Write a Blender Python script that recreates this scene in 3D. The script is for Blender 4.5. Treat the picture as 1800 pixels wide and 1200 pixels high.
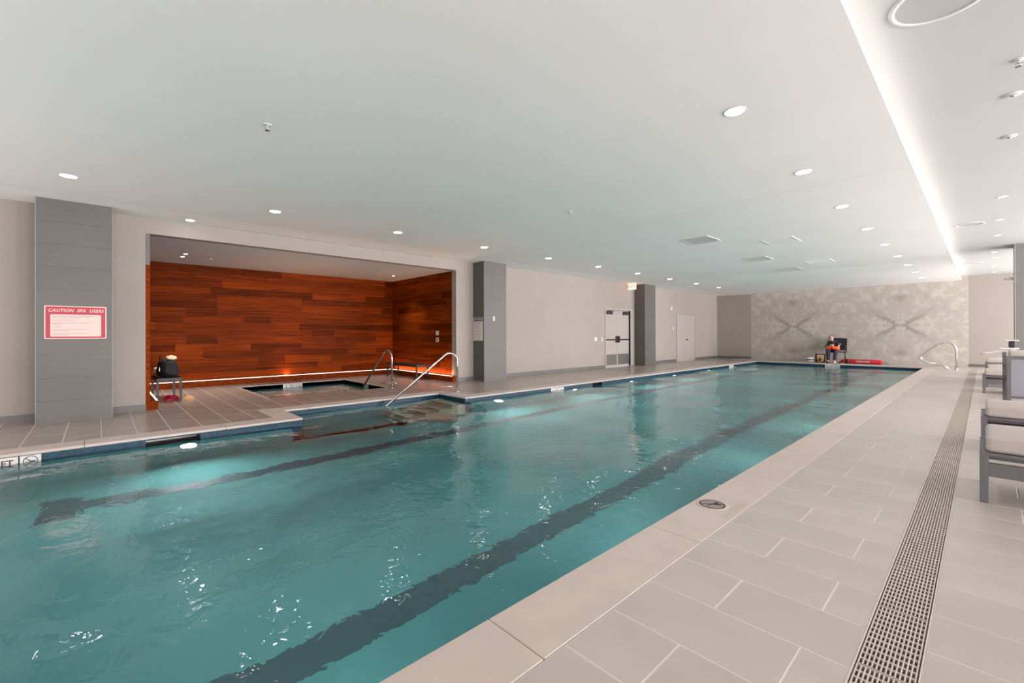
import bpy, bmesh, math, random
from mathutils import Vector, Matrix, noise
random.seed(7)
S = bpy.context.scene
for o in list(bpy.data.objects): bpy.data.objects.remove(o, do_unlink=True)
C = S.collection
PI = math.pi

# ------------------------------------------------------------------ camera
HC = 1.2
yaw, pit, rol = 0.8189, 0.0022, -0.0027
F = Vector((-math.sin(yaw)*math.cos(pit), math.cos(yaw)*math.cos(pit), math.sin(pit)))
R0 = Vector((math.cos(yaw), math.sin(yaw), 0)); U0 = R0.cross(F)
R = R0*math.cos(rol)+U0*math.sin(rol); U = -R0*math.sin(rol)+U0*math.cos(rol)
cd = bpy.data.cameras.new('camera'); cam = bpy.data.objects.new('camera', cd); C.objects.link(cam)
M = Matrix((R, U, -F)).transposed().to_4x4(); M.translation = Vector((0, 0, HC))
cam.matrix_world = M
cd.sensor_width = 36; cd.lens = 775.97/1800*36; cd.shift_y = -14.7/1800; cd.clip_start = .05
S.camera = cam

# ------------------------------------------------------------------ world, exposure, large lights
w = bpy.data.worlds.new('world'); S.world = w; w.use_nodes = True
w.node_tree.nodes['Background'].inputs[0].default_value = (.8, .9, 1, 1)
w.node_tree.nodes['Background'].inputs[1].default_value = .3
S.view_settings.view_transform = 'Standard'; S.view_settings.look = 'None'
S.view_settings.gamma = 1; S.view_settings.use_curve_mapping = False
S.view_settings.exposure = 1.15
cy = S.cycles
cy.use_denoising = True
cy.max_bounces = 14; cy.diffuse_bounces = 8; cy.glossy_bounces = 5; cy.transmission_bounces = 8
cy.sample_clamp_indirect = 6; cy.caustics_refractive = True; cy.caustics_reflective = True; cy.blur_glossy = .5

def area(name, loc, direction, sx, sy, power, col=(1, 1, 1), spread=PI):
    l = bpy.data.lights.new(name, 'AREA'); l.shape = 'RECTANGLE'; l.size = sx; l.size_y = sy
    l.energy = power; l.color = col; l.spread = spread
    o = bpy.data.objects.new(name, l); C.objects.link(o); o.location = loc
    o.rotation_euler = Vector(direction).to_track_quat('-Z', 'Y').to_euler(); return o

# geometry constants -------------------------------------------------
XL, XR_, YB, YF = -9.11, 9.5, 22.55, -4.0      # left wall, right wall, far wall, wall behind
H, H2 = 3.06, 3.22
PL, PR, PY0, PY1 = -6.736, -1.42, -3.0, 20.81  # pool
NL, NY0, NY1 = -7.62, 2.15, 5.07               # entry bay
WZ, PD = -0.10, -1.12
AX, AY0, AY1, AH = -12.45, .544, 6.6, 2.82     # alcove

# added unseen fill lamps beyond three walls, tilted up to brighten the ceiling
for yy in (-1.5, 3.2, 7.9, 12.6, 17.3, 21.0):
    area('ceiling_fill', (XR_+.06, yy, 1.55), (-1, 0, 1.0), 2.4, 3.4 if yy < 20 else 1.8, {-1.5: 360, 3.2: 400, 7.9: 500, 12.6: 640, 17.3: 720, 21.0: 400}[yy], (1, .955, .965))
area('ceiling_fill', (5.6, YB+.06, 1.6), (-.9, -1, .35), 6.0, 2.4, 380, (1, .955, .96))
area('ceiling_fill', (-4.0, YF-.06, 1.6), (0, 1, .6), 9.0, 2.4, 130, (1, .96, .955))

# ------------------------------------------------------------------ materials
def nt(name):
    m = bpy.data.materials.new(name); m.use_nodes = True
    return m, m.node_tree.nodes, m.node_tree.links, m.node_tree.nodes['Principled BSDF']
def N(ns, t, **k):
    n = ns.new(t)
    for a, b in k.items(): setattr(n, a, b)
    return n
def srgb(r, g, b):
    f = lambda c: (c/255/12.92) if c/255 <= .04045 else ((c/255+.055)/1.055)**2.4
    return (f(r), f(g), f(b), 1)
def plain(name, col, rough=.5, metal=0, var=0.0, scale=3.0, bump=0.0, bscale=60, spec=.5, emis=None, es=0, pieces=0.0, coord='Object'):
    m, ns, ls, P = nt(name)
    P.inputs['Roughness'].default_value = rough; P.inputs['Metallic'].default_value = metal
    P.inputs['Specular IOR Level'].default_value = spec
    P.inputs['Base Color'].default_value = col
    tc = N(ns, 'ShaderNodeTexCoord') if (var or bump) else None
    fac = None
    if var:
        nz = N(ns, 'ShaderNodeTexNoise'); nz.inputs['Scale'].default_value = scale; nz.inputs['Detail'].default_value = 6
        ls.new(tc.outputs[coord], nz.inputs['Vector'])
        mr = N(ns, 'ShaderNodeMapRange'); mr.inputs['To Min'].default_value = 1-var; mr.inputs['To Max'].default_value = 1+var
        mr.inputs['From Min'].default_value = .3; mr.inputs['From Max'].default_value = .7
        ls.new(nz.outputs['Fac'], mr.inputs['Value']); fac = mr.outputs['Result']
    if pieces:
        oi = N(ns, 'ShaderNodeObjectInfo'); ge = N(ns, 'ShaderNodeNewGeometry')
        ad = N(ns, 'ShaderNodeMath', operation='ADD'); ls.new(oi.outputs['Random'], ad.inputs[0]); ls.new(ge.outputs['Random Per Island'], ad.inputs[1])
        fr = N(ns, 'ShaderNodeMath', operation='FRACT'); ls.new(ad.outputs[0], fr.inputs[0])
        mr = N(ns, 'ShaderNodeMapRange'); mr.inputs['To Min'].default_value = 1-pieces; mr.inputs['To Max'].default_value = 1+pieces
        ls.new(fr.outputs[0], mr.inputs['Value'])
        if fac:
            mu = N(ns, 'ShaderNodeMath', operation='MULTIPLY'); ls.new(fac, mu.inputs[0]); ls.new(mr.outputs['Result'], mu.inputs[1]); fac = mu.outputs[0]
        else: fac = mr.outputs['Result']
    if fac:
        vm = N(ns, 'ShaderNodeVectorMath', operation='SCALE'); vm.inputs[0].default_value = col[:3]
        ls.new(fac, vm.inputs['Scale']); ls.new(vm.outputs[0], P.inputs['Base Color'])
    if bump:
        nb = N(ns, 'ShaderNodeTexNoise'); nb.inputs['Scale'].default_value = bscale; nb.inputs['Detail'].default_value = 4
        ls.new(tc.outputs[coord], nb.inputs['Vector'])
        bp = N(ns, 'ShaderNodeBump'); bp.inputs['Strength'].default_value = bump; bp.inputs['Distance'].default_value = .01
        ls.new(nb.outputs['Fac'], bp.inputs['Height']); ls.new(bp.outputs[0], P.inputs['Normal'])
    if emis:
        P.inputs['Emission Color'].default_value = emis; P.inputs['Emission Strength'].default_value = es
    return m

MT = {}
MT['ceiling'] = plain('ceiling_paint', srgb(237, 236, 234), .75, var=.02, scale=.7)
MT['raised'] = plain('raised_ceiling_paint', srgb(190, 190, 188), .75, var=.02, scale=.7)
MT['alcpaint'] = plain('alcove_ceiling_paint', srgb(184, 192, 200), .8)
MT['ceil2'] = plain('ceiling_band_paint', srgb(243, 243, 241), .75)
MT['wall'] = plain('wall_vinyl', srgb(146, 138, 131), .8, var=.025, scale=2, bump=.15, bscale=140)
MT['coltile'] = plain('column_tile', srgb(84, 81, 77), .5, var=.08, scale=1.6, bump=.04, bscale=40, pieces=.015)
MT['colpaint'] = plain('right_column_paint', srgb(118, 115, 112), .8, var=.02)
MT['colgrout'] = plain('column_grout', srgb(104, 100, 96), .8)
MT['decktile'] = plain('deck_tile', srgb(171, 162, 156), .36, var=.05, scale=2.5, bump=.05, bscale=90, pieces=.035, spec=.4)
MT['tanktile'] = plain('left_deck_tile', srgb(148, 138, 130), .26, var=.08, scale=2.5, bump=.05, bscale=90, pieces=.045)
MT['grout'] = plain('deck_grout', srgb(196, 188, 180), .8)
MT['coping'] = plain('coping_limestone', srgb(182, 168, 160), .5, var=.05, scale=5, bump=.06, bscale=110, pieces=.02)
MT['base'] = plain('base_tile', srgb(92, 89, 88), .5, var=.04, pieces=.02)
MT['steel'] = plain('polished_steel', srgb(205, 200, 195), .16, 1)
MT['trimmetal'] = plain('edge_trim_metal', srgb(140, 132, 124), .5, .3)
MT['grate'] = plain('grate_plastic', srgb(188, 178, 168), .5)
MT['pit'] = plain('drain_pit', srgb(134, 125, 120), .8)
MT['white'] = plain('white_plastic', srgb(204, 202, 198), .4)
MT['offwhite'] = plain('offwhite_plate', srgb(190, 184, 178), .5)
MT['door'] = plain('door_paint', srgb(158, 150, 145), .5, var=.01)
MT['doorframe'] = plain('door_frame_paint', srgb(158, 151, 145), .5)
MT['gap'] = plain('shadow_gap_dark', srgb(88, 82, 78), .8)
MT['bronze'] = plain('dark_bronze_hardware', srgb(58, 50, 46), .4, .5)
MT['kick'] = plain('kick_plate', srgb(122, 120, 118), .35, .7)
MT['charcoal'] = plain('charcoal_powder_coat', srgb(34, 32, 36), .5)
MT['loungeframe'] = plain('hazed_powder_coat', srgb(100, 95, 98), .5)  # haze over darker frames mixed into this lighter grey
MT['cushion'] = plain('cushion_fabric', srgb(182, 172, 166), .9, var=.03, scale=6, bump=.1, bscale=200)
MT['sling'] = plain('sling_mesh_blue_grey', srgb(140, 140, 146), .7, var=.03, scale=5)
MT['black'] = plain('black_fabric', srgb(22, 22, 28), .8, var=.2, scale=14, bump=.3, bscale=30)
MT['blackp'] = plain('black_plastic', srgb(24, 24, 26), .4)
MT['red'] = plain('red_foam', srgb(180, 16, 32), .45)
MT['redsign'] = plain('sign_red', srgb(160, 34, 52), .5)
MT['signwhite'] = plain('sign_pale', srgb(200, 176, 168), .5)
MT['signpaper'] = plain('sign_white', srgb(200, 194, 188), .5)
MT['signink'] = plain('sign_ink', srgb(120, 92, 90), .6)
MT['navy'] = plain('sign_navy', srgb(34, 26, 70), .5)
MT['ink'] = plain('black_ink', srgb(60, 55, 55), .6)
MT['engrave'] = plain('engraved_letter_shade', srgb(188, 174, 163), .7)
MT['orange'] = plain('orange_foam', srgb(248, 96, 30), .5)
MT['skin'] = plain('skin', srgb(214, 160, 138), .55)
MT['hair'] = plain('dark_hair', srgb(40, 30, 26), .7)
MT['purple'] = plain('dark_purple_cloth', srgb(52, 38, 62), .85, var=.2, scale=8)
MT['cream'] = plain('cream_towel', srgb(238, 214, 176), .95, bump=.6, bscale=60)
MT['tan'] = plain('tan_leather', srgb(196, 150, 96), .6)
MT['shoe'] = plain('crimson_rubber', srgb(176, 26, 52), .5)
MT['olive'] = plain('olive_gold_cloth', srgb(172, 140, 84), .8)
MT['peach'] = plain('peach_fabric', srgb(226, 178, 150), .9)
MT['speaker'] = plain('speaker_grille', srgb(180, 178, 176), .7)
MT['speakring'] = plain('speaker_ring', srgb(212, 212, 210), .6)
MT['vent'] = plain('vent_paint', srgb(206, 206, 203), .6)
MT['ventslot'] = plain('vent_slot_shade', srgb(150, 150, 148), .7)
MT['pooldark'] = plain('lane_tile', srgb(48, 84, 92), .5)
MT['exit'] = plain('exit_face', srgb(255, 200, 180), .5, emis=srgb(255, 190, 160), es=1.4)
MT['exitletter'] = plain('exit_letter', srgb(220, 40, 20), .5, emis=srgb(240, 60, 30), es=.9)
def emit(name, col, s):
    m, ns, ls, P = nt(name); P.inputs['Base Color'].default_value = (.9, .9, .9, 1)
    P.inputs['Emission Color'].default_value = col; P.inputs['Emission Strength'].default_value = s; return m
MT['lens'] = emit('downlight_lens', (1, .98, .94, 1), 14)
MT['lens_far'] = emit('spot_lens', (1, .95, .9, 1), 8)
MT['led'] = emit('cove_led', (1, .97, .94, 1), 2.5)
MT['warmled'] = emit('plinth_led', (1, .74, .55, 1), 2.2)
MT['uw'] = emit('underwater_lens', (.82, .96, 1, 1), 5)

def pool_mat():
    m, ns, ls, P = nt('pool_plaster'); P.inputs['Roughness'].default_value = .7
    tc = N(ns, 'ShaderNodeTexCoord'); n = N(ns, 'ShaderNodeTexNoise'); n.inputs['Scale'].default_value = .8; n.inputs['Detail'].default_value = 5
    ls.new(tc.outputs['Object'], n.inputs['Vector'])
    r = N(ns, 'ShaderNodeValToRGB'); ls.new(n.outputs['Fac'], r.inputs[0])
    r.color_ramp.elements[0].position = .3; r.color_ramp.elements[0].color = srgb(62, 128, 133)
    r.color_ramp.elements[1].position = .7; r.color_ramp.elements[1].color = srgb(86, 152, 152)
    ls.new(r.outputs[0], P.inputs['Base Color']); return m
MT['plaster'] = pool_mat()
def mosaic():
    m, ns, ls, P = nt('waterline_mosaic'); P.inputs['Roughness'].default_value = .35; P.inputs['Specular IOR Level'].default_value = .2
    tc = N(ns, 'ShaderNodeTexCoord'); sp = N(ns, 'ShaderNodeSeparateXYZ'); ls.new(tc.outputs['Object'], sp.inputs[0])
    ad = N(ns, 'ShaderNodeMath', operation='ADD'); ls.new(sp.outputs[0], ad.inputs[0]); ls.new(sp.outputs[1], ad.inputs[1])
    cb = N(ns, 'ShaderNodeCombineXYZ'); ls.new(ad.outputs[0], cb.inputs[0]); ls.new(sp.outputs[2], cb.inputs[1])
    b = N(ns, 'ShaderNodeTexBrick'); b.offset = 0; b.inputs['Scale'].default_value = 1
    b.inputs['Brick Width'].default_value = .026; b.inputs['Row Height'].default_value = .026
    b.inputs['Mortar Size'].default_value = .0012
    b.inputs['Color1'].default_value = srgb(3, 30, 48); b.inputs['Color2'].default_value = srgb(8, 58, 76); b.inputs['Mortar'].default_value = srgb(26, 66, 82)
    ls.new(cb.outputs[0], b.inputs['Vector']); ls.new(b.outputs['Color'], P.inputs['Base Color']); return m
MT['step'] = plain('step_plaster', srgb(170, 172, 150), .7, var=.05)
MT['mosaic'] = mosaic()
def water_mat(name, tint):
    m, ns, ls, P = nt(name)
    P.inputs['Base Color'].default_value = tint; P.inputs['Roughness'].default_value = 0.02
    P.inputs['IOR'].default_value = 1.33; P.inputs['Transmission Weight'].default_value = 1
    tc = N(ns, 'ShaderNodeTexCoord'); mp = N(ns, 'ShaderNodeMapping'); mp.inputs['Scale'].default_value = (1.0, 1.3, 1)
    ls.new(tc.outputs['Object'], mp.inputs[0])
    n = N(ns, 'ShaderNodeTexNoise'); n.inputs['Scale'].default_value = 7.5; n.inputs['Detail'].default_value = 2; n.inputs['Distortion'].default_value = .6
    ls.new(mp.outputs[0], n.inputs['Vector'])
    bp = N(ns, 'ShaderNodeBump'); bp.inputs['Strength'].default_value = .3; bp.inputs['Distance'].default_value = .02
    ls.new(n.outputs['Fac'], bp.inputs['Height']); ls.new(bp.outputs[0], P.inputs['Normal'])
    return m
MT['water'] = water_mat('pool_water', (.80, .95, .96, 1))
MT['spawater'] = water_mat('spa_water', (.80, .95, .96, 1))
def wood():
    m, ns, ls, P = nt('red_cedar_plank'); P.inputs['Roughness'].default_value = .5; P.inputs['Specular IOR Level'].default_value = .03
    tc = N(ns, 'ShaderNodeTexCoord'); oi = N(ns, 'ShaderNodeObjectInfo')
    mp = N(ns, 'ShaderNodeMapping'); mp.inputs['Scale'].default_value = (1.1, 14, 26)
    cb = N(ns, 'ShaderNodeCombineXYZ'); mu = N(ns, 'ShaderNodeMath', operation='MULTIPLY'); mu.inputs[1].default_value = 37
    ls.new(oi.outputs['Random'], mu.inputs[0]); ls.new(mu.outputs[0], cb.inputs[0]); ls.new(mu.outputs[0], cb.inputs[2])
    ls.new(tc.outputs['Object'], mp.inputs['Vector']); ls.new(cb.outputs[0], mp.inputs['Location'])
    n = N(ns, 'ShaderNodeTexNoise'); n.inputs['Scale'].default_value = 1; n.inputs['Detail'].default_value = 7; n.inputs['Distortion'].default_value = .4
    ls.new(mp.outputs[0], n.inputs['Vector'])
    r = N(ns, 'ShaderNodeValToRGB'); ls.new(n.outputs['Fac'], r.inputs[0])
    r.color_ramp.elements[0].position = .28; r.color_ramp.elements[0].color = srgb(78, 26, 2)
    r.color_ramp.elements[1].position = .72; r.color_ramp.elements[1].color = srgb(128, 54, 10)
    wn = N(ns, 'ShaderNodeTexWhiteNoise', noise_dimensions='1D'); ls.new(oi.outputs['Random'], wn.inputs['W'])
    pw = N(ns, 'ShaderNodeMapRange'); pw.inputs['To Min'].default_value = .5; pw.inputs['To Max'].default_value = 1.25
    ls.new(wn.outputs['Value'], pw.inputs['Value'])
    vm = N(ns, 'ShaderNodeVectorMath', operation='SCALE'); ls.new(r.outputs[0], vm.inputs[0]); ls.new(pw.outputs[0], vm.inputs['Scale'])
    ls.new(vm.outputs[0], P.inputs['Base Color'])
    bp = N(ns, 'ShaderNodeBump'); bp.inputs['Strength'].default_value = .12; bp.inputs['Distance'].default_value = .005
    ls.new(n.outputs['Fac'], bp.inputs['Height']); ls.new(bp.outputs[0], P.inputs['Normal'])
    return m
MT['wood'] = wood()
def marble():
    m, ns, ls, P = nt('bookmatched_marble'); P.inputs['Roughness'].default_value = .5
    ge = N(ns, 'ShaderNodeNewGeometry'); sp = N(ns, 'ShaderNodeSeparateXYZ'); ls.new(ge.outputs['Position'], sp.inputs[0])
    def m2(op, a, b=None, c=None):
        n = N(ns, 'ShaderNodeMath', operation=op)
        for i, v in enumerate((a, b, c)):
            if v is None: continue
            if isinstance(v, (int, float)): n.inputs[i].default_value = v
            else: ls.new(v, n.inputs[i])
        return n.outputs[0]
    u = m2('PINGPONG', m2('ADD', sp.outputs[0], 5.8+18), 1.8)
    v = m2('ABSOLUTE', m2('SUBTRACT', sp.outputs[2], 1.5))
    cb = N(ns, 'ShaderNodeCombineXYZ'); ls.new(u, cb.inputs[0]); ls.new(v, cb.inputs[1])
    cb.inputs[2].default_value = 3.7
    n1 = N(ns, 'ShaderNodeTexNoise'); n1.inputs['Scale'].default_value = 3.0; n1.inputs['Detail'].default_value = 8; n1.inputs['Roughness'].default_value = .62; n1.inputs['Distortion'].default_value = .1
    ls.new(cb.outputs[0], n1.inputs['Vector'])
    n2 = N(ns, 'ShaderNodeTexNoise'); n2.inputs['Scale'].default_value = 5; n2.inputs['Detail'].default_value = 5
    ls.new(cb.outputs[0], n2.inputs['Vector'])
    # diagonal vein forming an X around each mirror line
    d = m2('ABSOLUTE', m2('ADD', m2('SUBTRACT', v, m2('MULTIPLY', u, .85)), m2('ADD', .12, m2('MULTIPLY', m2('SUBTRACT', n2.outputs['Fac'], .5), .5))))
    g = m2('MULTIPLY', m2('MAXIMUM', m2('SUBTRACT', 1, m2('MULTIPLY', d, 8)), 0), m2('MAXIMUM', m2('SUBTRACT', 1.1, u), 0))
    wisp = m2('MULTIPLY', m2('MAXIMUM', m2('SUBTRACT', 1, m2('MULTIPLY', m2('ABSOLUTE', m2('SUBTRACT', n1.outputs['Fac'], .5)), 26)), 0), .35)
    # dark blotches at the top and bottom of the mirror lines
    bl = m2('MULTIPLY', m2('MAXIMUM', m2('SUBTRACT', .75, m2('ADD', m2('MULTIPLY', u, 2.2), m2('MULTIPLY', m2('ABSOLUTE', m2('SUBTRACT', v, 1.1)), 2.0))), 0), m2('MULTIPLY', n2.outputs['Fac'], 1.1))
    dark = m2('ADD', m2('MULTIPLY', m2('ADD', g, m2('MULTIPLY', wisp, n2.outputs['Fac'])), .8), bl)
    base = N(ns, 'ShaderNodeValToRGB'); ls.new(n1.outputs['Fac'], base.inputs[0])
    base.color_ramp.elements[0].position = .22; base.color_ramp.elements[0].color = srgb(140, 135, 128)
    base.color_ramp.elements[1].position = .82; base.color_ramp.elements[1].color = srgb(188, 180, 170)
    mx = N(ns, 'ShaderNodeMix', data_type='RGBA'); ls.new(dark, mx.inputs[0]); ls.new(base.outputs[0], mx.inputs[6]); mx.inputs[7].default_value = srgb(98, 94, 91)
    mx.clamp_factor = True
    ls.new(mx.outputs[2], P.inputs['Base Color']); return m
MT['marble'] = marble()
def glassm():
    m, ns, ls, P = nt('window_glass'); P.inputs['Roughness'].default_value = 0; P.inputs['Transmission Weight'].default_value = 1; P.inputs['IOR'].default_value = 1.0
    return m

# ------------------------------------------------------------------ mesh helpers
class MB:
    def __init__(s): s.v = []; s.f = []; s.sm = []
    def box(s, x0, x1, y0, y1, z0, z1):
        b = len(s.v)
        s.v += [(x0,y0,z0),(x1,y0,z0),(x1,y1,z0),(x0,y1,z0),(x0,y0,z1),(x1,y0,z1),(x1,y1,z1),(x0,y1,z1)]
        for q in ((0,3,2,1),(4,5,6,7),(0,1,5,4),(1,2,6,5),(2,3,7,6),(3,0,4,7)): s.f.append(tuple(b+i for i in q)); s.sm.append(False)
        return s
    def tube(s, pts, r, n=10, cap=True, rz=1.0):
        pts = [Vector(p) for p in pts]; b = len(s.v); k = len(pts); up = None
        for i, p in enumerate(pts):
            t = (pts[min(i+1, k-1)]-pts[max(i-1, 0)]).normalized()
            if up is None: up = Vector((0,0,1)) if abs(t.z) < .9 else Vector((1,0,0))
            a = t.cross(up).normalized(); up = a.cross(t).normalized()
            ri = r[i] if isinstance(r, (list, tuple)) else r
            for j in range(n):
                w_ = 2*PI*j/n; s.v.append(tuple(p+a*math.cos(w_)*ri+up*math.sin(w_)*ri*rz))
        for i in range(k-1):
            for j in range(n):
                s.f.append((b+i*n+j, b+i*n+(j+1)%n, b+(i+1)*n+(j+1)%n, b+(i+1)*n+j)); s.sm.append(True)
        if cap:
            s.f.append(tuple(b+j for j in range(n))[::-1]); s.sm.append(False)
            s.f.append(tuple(b+(k-1)*n+j for j in range(n))); s.sm.append(False)
        return s
    def lathe(s, prof, cx, cy_, cz, n=24, axis='z', flip=1):
        b = len(s.v); k = len(prof)
        for r, h in prof:
            for j in range(n):
                a = 2*PI*j/n; x, y = r*math.cos(a), r*math.sin(a)
                if axis == 'z': s.v.append((cx+x, cy_+y, cz+h))
                elif axis == 'x': s.v.append((cx+h, cy_+x, cz+y))
                else: s.v.append((cx+x, cy_+h, cz+y))
        for i in range(k-1):
            for j in range(n):
                s.f.append((b+i*n+j, b+i*n+(j+1)%n, b+(i+1)*n+(j+1)%n, b+(i+1)*n+j)); s.sm.append(True)
        s.f.append(tuple(b+j for j in range(n))[::-1]); s.sm.append(False)
        s.f.append(tuple(b+(k-1)*n+j for j in range(n))); s.sm.append(False)
        return s
    def poly(s, pts): b = len(s.v); s.v += [tuple(p) for p in pts]; s.f.append(tuple(range(b, b+len(pts)))); s.sm.append(False); return s
    def prism(s, pts, d):   # pts: planar outline, d: extrusion vector
        b = len(s.v); n = len(pts); d = Vector(d)
        s.v += [tuple(p) for p in pts] + [tuple(Vector(p)+d) for p in pts]
        s.f.append(tuple(range(b, b+n))[::-1]); s.f.append(tuple(range(b+n, b+2*n))); s.sm += [False, False]
        for i in range(n): s.f.append((b+i, b+(i+1) % n, b+n+(i+1) % n, b+n+i)); s.sm.append(False)
        return s
    def mesh(s, name):
        me = bpy.data.meshes.new(name); me.from_pydata(s.v, [], s.f); me.polygons.foreach_set('use_smooth', s.sm)
        bm = bmesh.new(); bm.from_mesh(me); bmesh.ops.recalc_face_normals(bm, faces=bm.faces); bm.to_mesh(me); bm.free()
        me.update(); return me
def obj(name, mb, mt, parent=None, bev=0, seg=2, origin=None):
    me = mb.mesh(name) if isinstance(mb, MB) else mb
    if isinstance(mb, MB): me.materials.append(MT[mt])
    o = bpy.data.objects.new(name, me); C.objects.link(o)
    if parent: o.parent = parent
    if bev:
        b = o.modifiers.new('bevel', 'BEVEL'); b.width = bev; b.segments = seg; b.limit_method = 'ANGLE'
    return o
def empty(name, loc=(0,0,0), rz=0):
    o = bpy.data.objects.new(name, None); C.objects.link(o); o.location = loc; o.rotation_euler = (0,0,rz); o.empty_display_size = .1; return o
def tag(o, label, cat, group=None, kind=None):
    o['label'] = label; o['category'] = cat
    if group: o['group'] = group
    if kind: o['kind'] = kind
    return o
def struct(name, mb, mt, parent=None, bev=0):
    o = obj(name, mb, mt, parent, bev)
    if not parent: o['kind'] = 'structure'
    return o
def setempty(name, loc=(0,0,0)):
    o = empty(name, loc); o['kind'] = 'structure'; return o
def text(name, s, size, mt, parent, mat4, ext=.001, bold=False, shear=0, align='CENTER', xs=1, ls=1, fit=None):
    cu = bpy.data.curves.new(name, 'FONT'); cu.body = s; cu.size = size; cu.extrude = ext; cu.align_x = align; cu.align_y = 'CENTER'
    cu.shear = shear; cu.offset = size*.022 if bold else 0; cu.space_character = xs; cu.space_line = ls; cu.resolution_u = 3
    cu.materials.append(MT[mt]); o = bpy.data.objects.new(name, cu); C.objects.link(o)
    bpy.context.view_layer.update(); dg = bpy.context.evaluated_depsgraph_get()
    me = bpy.data.meshes.new_from_object(o.evaluated_get(dg)); bpy.data.objects.remove(o); o = bpy.data.objects.new(name, me); C.objects.link(o)
    if fit:
        xs_ = [v.co.x for v in me.vertices]; k = fit/(max(xs_)-min(xs_))
        for v in me.vertices: v.co.x *= k
    o.parent = parent; o.matrix_local = mat4; return o
def face_mat(loc, right, up):   # text plane with local x=right, y=up
    r = Vector(right).normalized(); u = Vector(up).normalized(); n = r.cross(u)
    m = Matrix((r, u, n)).transposed().to_4x4(); m.translation = Vector(loc); return m
def rounded(w_, h_, r, n=4):
    pts = []
    for cx, cy_, a0 in ((w_/2-r, h_/2-r, 0), (-w_/2+r, h_/2-r, PI/2), (-w_/2+r, -h_/2+r, PI), (w_/2-r, -h_/2+r, 1.5*PI)):
        for i in range(n+1): a = a0+PI/2*i/n; pts.append((cx+r*math.cos(a), cy_+r*math.sin(a)))
    return pts
def arc(p0, p1, p2, n=5):   # quadratic corner
    p0, p1, p2 = map(Vector, (p0, p1, p2)); return [p0*(1-t)**2+p1*2*t*(1-t)+p2*t*t for t in [i/n for i in range(n+1)]]
def bent(pts, rad, n=6):
    pts = [Vector(p) for p in pts]; out = [pts[0]]
    for i in range(1, len(pts)-1):
        a, b, c = pts[i-1], pts[i], pts[i+1]
        ra = min(rad, (a-b).length*.49, (c-b).length*.49)
        out += arc(b+(a-b).normalized()*ra, b, b+(c-b).normalized()*ra, n)
    out.append(pts[-1]); return out

# ================================================================== STRUCTURE
# ---- deck slabs (grout level) with pieces laid on them
G = .0012
fl = MB()   # one slab around the openings
DX0, DX1 = -.325, -.160   # drain channel
fl.box(PR+.31, DX0-.008, YF, YB, -.12, -G)
fl.box(DX0-.008, DX1+.008, YF, YB, -.14, -.05)
fl.box(DX1+.008, XR_, YF, YB, -.12, -G)
fl.box(NL-.31, PR+.31, PY1+.31, YB, -.12, -G)
fl.box(XL, NL-.31, YF, YB, -.12, -G)
fl.box(NL-.31, PL-.31, YF, NY0-.31, -.12, -G); fl.box(NL-.31, PL-.31, NY1+.31, PY1+.31, -.12, -G)
SX0, SX1, SY0, SY1 = -11.7, -9.22, 2.35, 4.77   # spa
fl.box(AX-.1, SX0, AY0-.1, AY1+.1, -.12, -G); fl.box(SX1, XL, AY0-.1, AY1+.1, -.12, -G)
fl.box(SX0, SX1, AY0-.1, SY0, -.12, -G); fl.box(SX0, SX1, SY1, AY1+.1, -.12, -G)
floor = struct('floor', fl, 'grout')

def tiles(regions, mt, ylimit, namep='tile'):
    """regions: list of (x0,x1,y0,y1, holes). running bond, 0.324 courses, 0.65 long"""
    far = MB(); cache = {}
    gj = .0038
    def put(x0, x1, y0, y1, near):
        x0 += gj; x1 -= gj; y0 += gj; y1 -= gj
        if x1-x0 < .02 or y1-y0 < .02: return
        if near:
            k = (round(x1-x0, 3), round(y1-y0, 3))
            if k not in cache:
                m_ = MB(); a, b = k[0]/2, k[1]/2; c = .0015
                m_.v = [(-a,-b,-.01),(a,-b,-.01),(a,b,-.01),(-a,b,-.01),(-a,-b,-c),(a,-b,-c),(a,b,-c),(-a,b,-c),(-a+c,-b+c,0),(a-c,-b+c,0),(a-c,b-c,0),(-a+c,b-c,0)]
                m_.f = [(0,1,5,4),(1,2,6,5),(2,3,7,6),(3,0,4,7),(4,5,9,8),(5,6,10,9),(6,7,11,10),(7,4,8,11),(8,9,10,11)]; m_.sm = [False]*9
                cache[k] = m_.mesh(namep); cache[k].materials.append(MT[mt])
            o = obj(namep, cache[k], mt, floor); o.location = ((x0+x1)/2, (y0+y1)/2, 0)
        else: far.box(x0, x1, y0, y1, -.01, 0)
    cnt = 0
    for x0, x1, ya, yb, xoff, holes, nearx in regions:
        j0 = math.floor((ya-1.963)/.324)-1
        for j in range(j0, j0+100):
            t0, t1 = 1.963+.324*j, 1.963+.324*(j+1)
            if t1 <= ya or t0 >= yb: continue
            t0, t1 = max(t0, ya), min(t1, yb)
            off = xoff if j % 2 == 0 else xoff+.325
            i0 = math.floor((x0-off)/.65)
            for i in range(i0, i0+40):
                a, b = max(off+.65*i, x0), min(off+.65*(i+1), x1)
                if b <= a: continue
                segs = [(a, b, t0, t1)]
                for hx0, hx1, hy0, hy1 in holes:
                    ns_ = []
                    for (p, q, r_, s_) in segs:
                        if q <= hx0 or p >= hx1 or s_ <= hy0 or r_ >= hy1: ns_.append((p, q, r_, s_)); continue
                        if p < hx0: ns_.append((p, hx0, r_, s_))
                        if q > hx1: ns_.append((hx1, q, r_, s_))
                        p2, q2 = max(p, hx0), min(q, hx1)
                        if r_ < hy0: ns_.append((p2, q2, r_, hy0))
                        if s_ > hy1: ns_.append((p2, q2, hy1, s_))
                    segs = ns_
                for g in segs:
                    near = g[2] < ylimit and g[3] > -1.0 and nearx(g); cnt += near
                    put(*g, near)
    return far, cnt
yes = lambda g: g[0] < 1.4
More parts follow.
